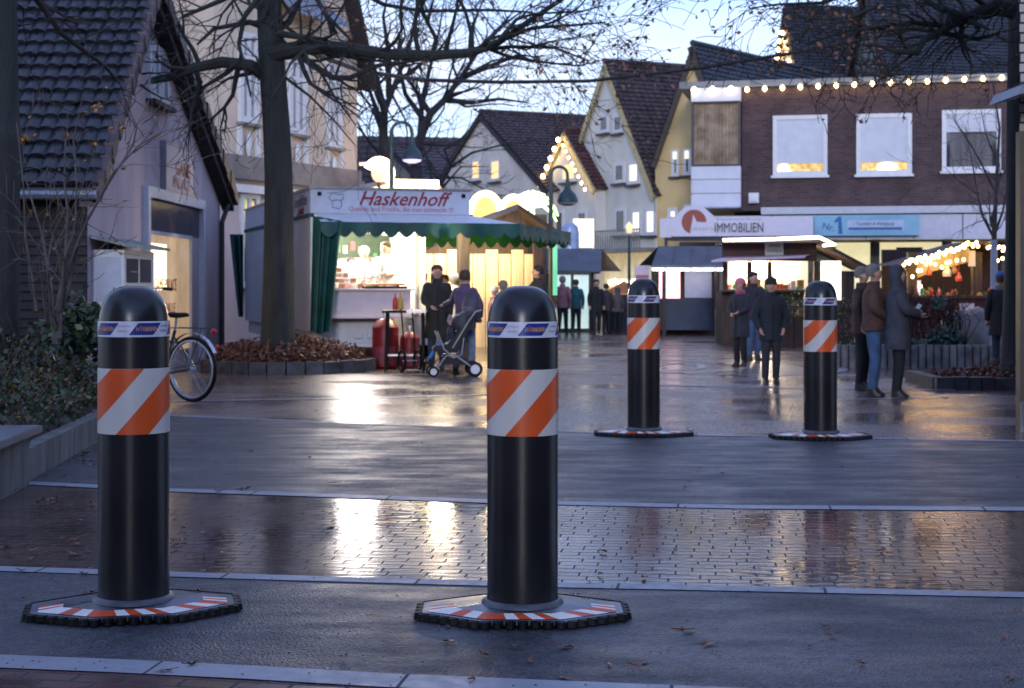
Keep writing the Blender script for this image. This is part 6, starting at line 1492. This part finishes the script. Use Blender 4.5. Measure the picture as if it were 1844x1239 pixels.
    for sx, (kn, an) in ((-1,ll),(1,rl)):
        s_ = MB(); s_.loft([((an[0])*h,(an[1]-.028)*h,(an[2]-.043)*h,.026*h,.066*h),((an[0])*h,(an[1]-.028)*h,(an[2]-.025)*h,.028*h,.064*h),(an[0]*h,(an[1]-.012)*h,(an[2]-.003)*h,.024*h,.044*h),(an[0]*h,an[1]*h,(an[2]+.03)*h,.026*h,.030*h)], 14)
        s_.build('shoe', shoe or M_sole, t, smooth=True)
    if hair:
        hb = MB(); X = lambda x,y: tuple((hc @ Vector((x,y,0))*h))[:2]
        rg = [(.905,.012,.046,.042),(.925,.013,.054,.049),(.95,.008,.058,.055),(.975,.004,.055,.054),(.992,.004,.040,.040),(1.002,.004,.012,.012)]
        if longhair: rg = [(.79,.036,.050,.028),(.83,.030,.058,.036),(.87,.024,.060,.040),(.90,.018,.060,.044)]+rg[1:]
        hb.loft([(*X(0,y+.004),z_*h,rx*h,ry*h) for z_, y, rx, ry in rg], 18); hb.build('hair', hair, t, smooth=True)
    if hat:
        X = lambda x,y: tuple((hc @ Vector((x,y,0))*h))[:2]
        o_ = MB().loft([(*X(0,.002),z_*h,rx*h,ry*h) for z_, rx, ry in ((.940,.060,.061),(.958,.061,.063),(.980,.056,.058),(1.0,.042,.043),(1.012,.022,.022),(1.016,.004,.004))], 18)
        if pom: o_.ball((0,0,1.03*h), .018*h, 8)
        o_.build('hat', hat, t, smooth=True)
    if hood:
        X = lambda x,y: tuple((hc @ Vector((x,y,0))*h))[:2]
        MB().loft([(*X(0,.010),z_*h,rx*h,ry*h) if z_ < .88 else (*X(0,.016),z_*h,rx*h,ry*h) for z_, rx, ry in ((.82,.056,.052),(.86,.056,.050),(.90,.062,.054),(.94,.066,.058),(.975,.062,.058),(1.0,.046,.046),(1.012,.014,.014))], 18).build('hood', hood, t, smooth=True)
    return t
C_blk = cm('black_coat_cloth', (.014,.014,.018)); C_navy = cm('navy_coat_cloth', (.018,.022,.038)); C_dkgreen = cm('dark_olive_coat', (.020,.020,.016))
C_brown = cm('brown_fleece', (.075,.040,.032)); C_purple = cm('purple_jacket', (.085,.055,.115)); C_jean = cm('blue_denim', (.045,.095,.20)); C_ljean = cm('light_blue_denim', (.14,.20,.30))
C_grey = cm('slate_grey_coat', (.045,.050,.070)); C_pinkj = cm('pinkish_grey_jacket', (.22,.11,.13)); C_teal = cm('teal_jacket', (.012,.085,.115)); C_tr = cm('dark_trousers', (.012,.013,.018)); C_white = cm('white_overall', (.62,.58,.56))
C_red = cm('dark_red_jacket', (.12,.02,.03))
H_grey = cm('grey_hair', (.16,.155,.16)); H_red = cm('auburn_hair', (.10,.035,.018)); H_dark = cm('dark_hair', (.020,.014,.012)); H_brown = cm('brown_hair', (.06,.035,.022))
K_pink = cm('pink_knit_hat', (.42,.13,.20)); K_pale = cm('pale_pink_knit_hat', (.5,.36,.36)); K_blue = cm('blue_knit_hat', (.03,.13,.38)); K_grey = cm('grey_knit_hat', (.25,.22,.26))
# --- by the trailer
person(787, 668, 1.80, 8, 'woman with long auburn hair in a long dark olive coat beside the trailer counter', 0, C_dkgreen, cm('dark_denim',(.02,.03,.06)), hem=.30, hair=H_red, longhair=True, Y=26.6, la=[(-.125,-.01,.66),(-.06,-.07,.60)], ra=[(.13,.01,.655),(.115,-.04,.52)], puff=1.12)
w = person(838, 675, 1.70, 150, 'woman in a purple jacket with a grey backpack reaching over the pushchair', 0, C_purple, C_ljean, hem=.44, hair=H_brown, Y=25.2, la=[(.0,0,0),(0,0,0)] and [(-.15,-.02,.67),(-.12,-.07,.55)], ra=[(.185,-.07,.70),(.315,-.13,.66)], rl=[(.055,-.03,.29),(.085,.05,.045)], ll=[(-.05,-.03,.285),(-.055,-.03,.045)], puff=1.08)
bp = thing('backpack', 'dark grey backpack worn by the woman in the purple jacket', 'backpack', (w.location.x+.14,w.location.y-.17,1.12), R(150))
MB().loft([(0,.06,-.27,.13,.08),(0,.08,-.2,.16,.11),(0,.08,.0,.16,.12),(0,.06,.15,.13,.09),(0,.04,.22,.06,.04)], 14).build('bag', cm('dark_grey_nylon',(.05,.045,.07),.6), bp, smooth=True)
MB().loft([(0,.15,-.2,.11,.05),(0,.17,-.1,.12,.06),(0,.15,.0,.10,.05)], 12).build('pocket', cm('grey_nylon',(.09,.085,.12),.6), bp, smooth=True)
person(818, 655, 1.66, 170, 'person in a white bobble hat standing behind the woman in purple', 0, C_white, C_tr, hem=.46, hair=H_grey, hat=K_pale, Y=28.4)
person(889, 650, 1.42, 100, 'small person in pinkish jacket holding out an arm, between purple woman and near bollard', 0, C_pinkj, C_tr, hem=.46, hat=K_pale, Y=28.2, ra=[(.14,-.05,.70),(.12,-.17,.70)])
person(906, 640, 1.52, 200, 'person with a pale grey hat in dark jacket just behind the near bollard', 0, C_blk, C_tr, hem=.46, hat=K_grey, hair=H_grey, Y=30.5)
person(968, 640, 1.82, -75, 'stout man in black jacket with white face mask looking left behind the near bollard', 0, C_blk, C_tr, hem=.46, hair=H_dark, scarf=None, Y=29.5, puff=1.35)
person(735, 640, 1.60, 15, 'customer in green scarf at the far end of the trailer counter', 0, C_dkgreen, C_tr, hair=H_dark, Y=30.6, scarf=cm('green_scarf',(.03,.12,.06)))
person(762, 640, 1.70, 20, 'person with fair hair under the awning behind the woman in the olive coat', 0, C_brown, C_tr, hair=cm('fair_hair',(.30,.20,.10)), Y=31.6)
person(800, 640, 1.66, -30, 'person in light jacket among the queue under the green awning', 0, cm('beige_jacket',(.32,.25,.2)), C_tr, hair=H_brown, Y=32.5)
person(1052, 600, 1.62, 190, 'person in dark red jacket behind the walkers by the glowing kiosk', 0, C_red, C_tr, hair=H_dark, Y=46.5)
# vendors inside
person(656, 600, 1.62, 5, 'vendor in white with a white cap standing left inside the food trailer', 0, C_white, C_tr, hat=C_white, Y=28.6, z=.52, la=[(-.13,-.04,.68),(-.06,-.14,.66)], ra=[(.13,-.04,.68),(.06,-.14,.66)], hem=.45)
person(694, 600, 1.72, -20, 'taller vendor in white overall bending over the tray in the food trailer', 0, C_white, C_tr, hair=H_brown, Y=28.3, z=.52, la=[(-.13,-.06,.68),(-.05,-.16,.64)], ra=[(.14,-.06,.68),(.07,-.17,.66)], hem=.45, puff=1.15)
person(632, 600, 1.45, 30, 'figure in grey at the back of the food trailer beside the awning curtain', 0, cm('blue_grey_shirt',(.16,.17,.26)), C_tr, hair=H_dark, Y=29.2, z=.52)
# --- far walkers
G_ = None
walk = dict(ll=[(-.05,-.06,.29),(-.052,-.10,.045)], rl=[(.05,.0,.285),(.052,.09,.06)])
person(1013, 602, 1.66, 170, 'walker in pinkish grey jacket and grey hat in front of the glowing kiosk', 0, C_pinkj, C_tr, hair=H_grey, hat=K_grey, **walk)
person(1037, 601, 1.58, 175, 'walker in teal jacket with a red backpack in front of the glowing kiosk', 0, C_teal, C_tr, hair=H_brown, **walk)
person(1074, 603, 1.58, 5, 'walker in black coat and dark trousers right of the glowing kiosk', 0, C_blk, C_tr, hair=H_dark, hem=.42, puff=1.1, **walk)
person(1092, 598, 1.46, 160, 'person in dark grey half hidden beside the black-coated walker', 0, cm('dark_grey_coat',(.05,.04,.045)), C_tr, hair=H_brown, Y=45)
person(1112, 598, 1.35, 190, 'person in pale grey hooded coat near the orange tent', 0, cm('mid_grey_coat',(.10,.09,.10)), C_tr, hood=cm('mid_grey_coat'), Y=46)
# --- group right of the centre
person(1333, 661, 1.56, -45, 'woman in a pink beanie and long dark coat between the two far bollards', 0, C_navy, C_tr, hem=.34, hair=H_brown, hat=K_pink, puff=1.1, ra=[(.125,-.03,.66),(.05,-.10,.62)], la=[(-.13,-.03,.66),(-.05,-.10,.60)], scarf=cm('mauve_scarf',(.30,.08,.16)), shoe=cm('brown_boot',(.08,.05,.04)), headturn=-25)
person(1357, 652, 1.70, 20, 'man in dark blue jacket and jeans behind the woman in the pink beanie', 0, cm('violet_black_jacket',(.025,.020,.04)), C_jean, hair=H_dark, puff=1.1, Y=29.6)
person(1388, 692, 1.56, 4, 'man in dark cap and black jacket, hands in pockets, walking towards the viewer', 0, cm('blue_black_jacket',(.013,.018,.028)), cm('charcoal_trousers',(.022,.022,.030)), hat=H_dark, hair=H_dark, hem=.42, puff=1.15, la=[(-.155,.01,.65),(-.11,-.04,.52)], ra=[(.155,.01,.65),(.11,-.04,.52)])
# --- pair at the right
person(1574, 716, 1.74, 72, 'man with grey hair, brown fleece jacket and blue jeans standing in profile', 0, C_brown, C_jean, hem=.50, hair=H_grey, puff=1.12, headturn=15, ra=[(.13,-.02,.66),(.06,-.09,.60)], la=[(-.13,-.02,.66),(-.05,-.09,.60)], Y=20.4)
person(1553, 700, 1.72, 60, 'grey-haired person half hidden behind the man in the brown fleece', 0, C_brown, C_tr, hair=H_grey, Y=21.6)
pp_ = person(1617, 716, 1.71, 80, 'woman in hooded slate grey coat holding a white paper napkin', 0, C_grey, C_tr, hem=.37, hood=C_grey, puff=1.22, ra=[(.125,-.05,.665),(.055,-.155,.625)], la=[(-.125,-.05,.665),(-.03,-.150,.64)], Y=20.2, collar=False)
nk_ = MB(); rr_ = random.Random(2)
for i in range(3): nk_.ball((rr_.uniform(-.02,.02),rr_.uniform(-.02,.02),.035*i), (.035,.03,.03), 8)
tag(nk_.build('napkin', cm('white_paper',(.6,.6,.66)), loc=(gx(1652,20.2),20.15,1.12)), 'crumpled white napkin held by the woman in the slate coat', 'napkin')
# --- at the right stall
person(1803, 668, 1.66, 172, 'person in blue beanie and black parka seen from behind at the right stall', 0, C_blk, cm('dark_denim'), hem=.36, hat=K_blue, puff=1.15, Y=26.3, scarf=cm('fur_collar',(.16,.13,.11)), hair=H_brown)
# ================================================================ pushchair with child
SX, SY = gx(815,24.8), 24.75
t = thing('pushchair', 'black pushchair with silver frame in front of the woman in purple', 'pushchair', (SX,SY,0), R(8))
M_blkcl = cm('black_pushchair_fabric', (.012,.012,.016), .7)
s = MB(); prf = [(-.33,.42),(-.10,.36),(.08,.40),(.27,.80),(.36,.98),(.30,1.02),(.02,.66),(-.12,.50),(-.30,.50)]
s.prism(prf, -.20, .20, 'y'); s.build('seat', M_blkcl, t, bevel=.02)
hd_ = MB(); n = 8
for k, rr0 in ((0,.0),):
    arc = [(.36-.02*i,.98+.0*i) for i in range(2)]
hd_.loft([(.18,0,.74,.16,.20),(.16,0,.86,.19,.21),(.20,0,.97,.17,.20),(.26,0,1.04,.09,.12)], 14); hd_.build('hood', cm('grey_black_hood',(.03,.03,.038),.6), t, smooth=True)
for y in (-.22,.22):
    MB().tube([(-.02,y,.46),(.22,y,.86),(.34,y,1.03),(.44,y,1.06)], .013, 6).build('handle_frame', M_steel, t)
    MB().tube([(-.30,y*.9,.10),(-.12,y,.34),(.02,y,.34),(.34,y*.9,.12)], .014, 6).build('lower_frame', M_steel, t)
    MB().tube([(-.26,y,.72),(-.16,y,.45),(.0,y,.30),(.12,y,.36),(.16,y,.62)], .011, 6).build('side_loop', M_steel, t)
    for x, r in ((-.32,.085),(.34,.12)):
        wh = MB().lathe([(r*.3,-.018),(r,-.016),(r,.016),(r*.3,.018)], 18, M=Matrix.Translation((x,y*.9,r)) @ Matrix.Rotation(R(90),4,'X')).build('wheel', M_rubber, t, smooth=True)
        MB().lathe([(.001,-.020),(r*.62,-.020),(r*.62,.020),(.001,.020)], 14, M=Matrix.Translation((x,y*.9,r)) @ Matrix.Rotation(R(90),4,'X')).build('hub', M_whitep, wh)
MB().tube([(.44,-.22,1.06),(.44,.22,1.06)], .014, 8).build('handlebar', M_rubber, t)
MB().box(-.2,.22,-.17,.17,.19,.30).build('basket', M_blkcl, t)
person(812, 0, .92, -82, 'small child in blue trousers sitting in the pushchair', 0, C_navy, cm('bright_blue_trousers',(.03,.16,.42)), Y=24.75, z=.02, hat=K_grey, hem=.5, ll=[(-.06,-.24,.50),(-.06,-.36,.27)], rl=[(.06,-.24,.50),(.06,-.38,.28)])
# ================================================================ bicycle
BY = 19.2; s_ = F/BY; k = 1.17
t = thing('bicycle', 'dark city bicycle with silver mudguard parked behind the left near bollard', 'bicycle', (gx(346,BY),BY,.008), R(180-35))
t.scale = (k,k,k)
M_frame = pm('dark_bicycle_enamel',(.02,.024,.03),.3,.1); M_rim = pm('silver_rim',(.55,.56,.6),.25,.05,5,metal=.7)
def wheel(x, nm='wheel'):
    rr = .343; o = MB(); o.tube([(x+rr*math.cos(2*math.pi*i/36),0,rr+.0+rr*.955*math.sin(2*math.pi*i/36)+.012) for i in range(37)], .021, 8, cap=False)
    o = o.build(nm, M_rubber, t, smooth=True)
    r2 = .318; m = MB()
    for y in (-.012,.012): m.tube([(x+r2*math.cos(2*math.pi*i/36),y,rr+.012+r2*.955*math.sin(2*math.pi*i/36)) for i in range(37)], .011, 6, cap=False)
    m.build('rim', M_rim, o, smooth=True)
    m = MB()
    for i in range(18): q = 2*math.pi*i/18; m.tube([(x,.02*(-1)**i,rr+.012),(x+r2*math.cos(q),0,rr+.012+r2*.955*math.sin(q))], .0018, 3)
    m.build('spokes', M_rim, o); MB().lathe([(.02,-.04),(.02,.04)], 10, M=Matrix.Translation((x,0,rr+.012)) @ Matrix.Rotation(R(90),4,'X')).build('hub', M_rim, o)
wheel(0); wheel(1.08)
f = MB(); bb = (.44,0,.29); st_ = (.26,0,.76); hd0 = (.90,0,.88); hd1 = (.93,0,.62)
for a, b, r in ((bb,st_,.017),(bb,hd1,.020),((.30,0,.62),hd0,.016),(hd0,hd1,.02),(hd1,(1.08,0,.355),.014)): f.tube([a,b], r, 8)
for y in (-.06,.06): f.tube([(0,y,.355),bb], .010, 6); f.tube([(0,y,.355),(.28,0,.70)], .009, 6)
f.build('frame', M_frame, t, smooth=True)
MB().tube([st_,(.24,0,.90)], .013, 8).build('seat_post', M_rim, t)
MB().loft([(.24,0,.895,.05,.05),(.21,0,.91,.14,.085),(.22,0,.935,.15,.09),(.22,0,.95,.12,.07)], 14).build('saddle', M_rubber, t, smooth=True)
MB().tube([(.90,0,.88),(.89,0,1.16),(.86,0,1.19)], .013, 8).tube([(.72,-.30,1.20),(.78,-.29,1.21),(.90,-.16,1.21),(.90,.16,1.21),(.78,.29,1.21),(.72,.30,1.20)], .011, 8).build('handlebar', M_rim, t, smooth=True)
for y in (-.30,.30): MB().tube([(.64,y*1.02,1.195),(.76,y*.99,1.205)], .018, 8).build('grip', M_rubber, t)
g_ = MB()
for i in range(16):
    q0, q1 = R(28+i*9.4), R(28+(i+1)*9.4); r = .385
    P = [(-r*math.cos(q),y,.355+r*math.sin(q)) for q in (q0,q1) for y in (-.025,.025)]; g_.quad(P[0],P[1],P[3],P[2]); 
g_.build('mudguard', M_rim, t, smooth=True)
MB().tube([(-.28,-.06,.79),(.26,-.06,.79)], .006, 6).tube([(-.28,.06,.79),(.26,.06,.79)], .006, 6).tube([(-.28,-.06,.79),(-.28,.06,.79)], .006, 6).tube([(-.2,.06,.79),(0,.06,.36)], .005, 5).tube([(-.2,-.06,.79),(0,-.06,.36)], .005, 5).build('rack', M_frame, t)
MB().ball((-.32,0,.76),(.025,.045,.03),8).build('rear_light', pm('red_reflector',(.5,.01,.015),.2,.05), t)
MB().ball((-.375,0,.60),(.012,.03,.025),8).build('reflector', pm('red_reflector'), t)
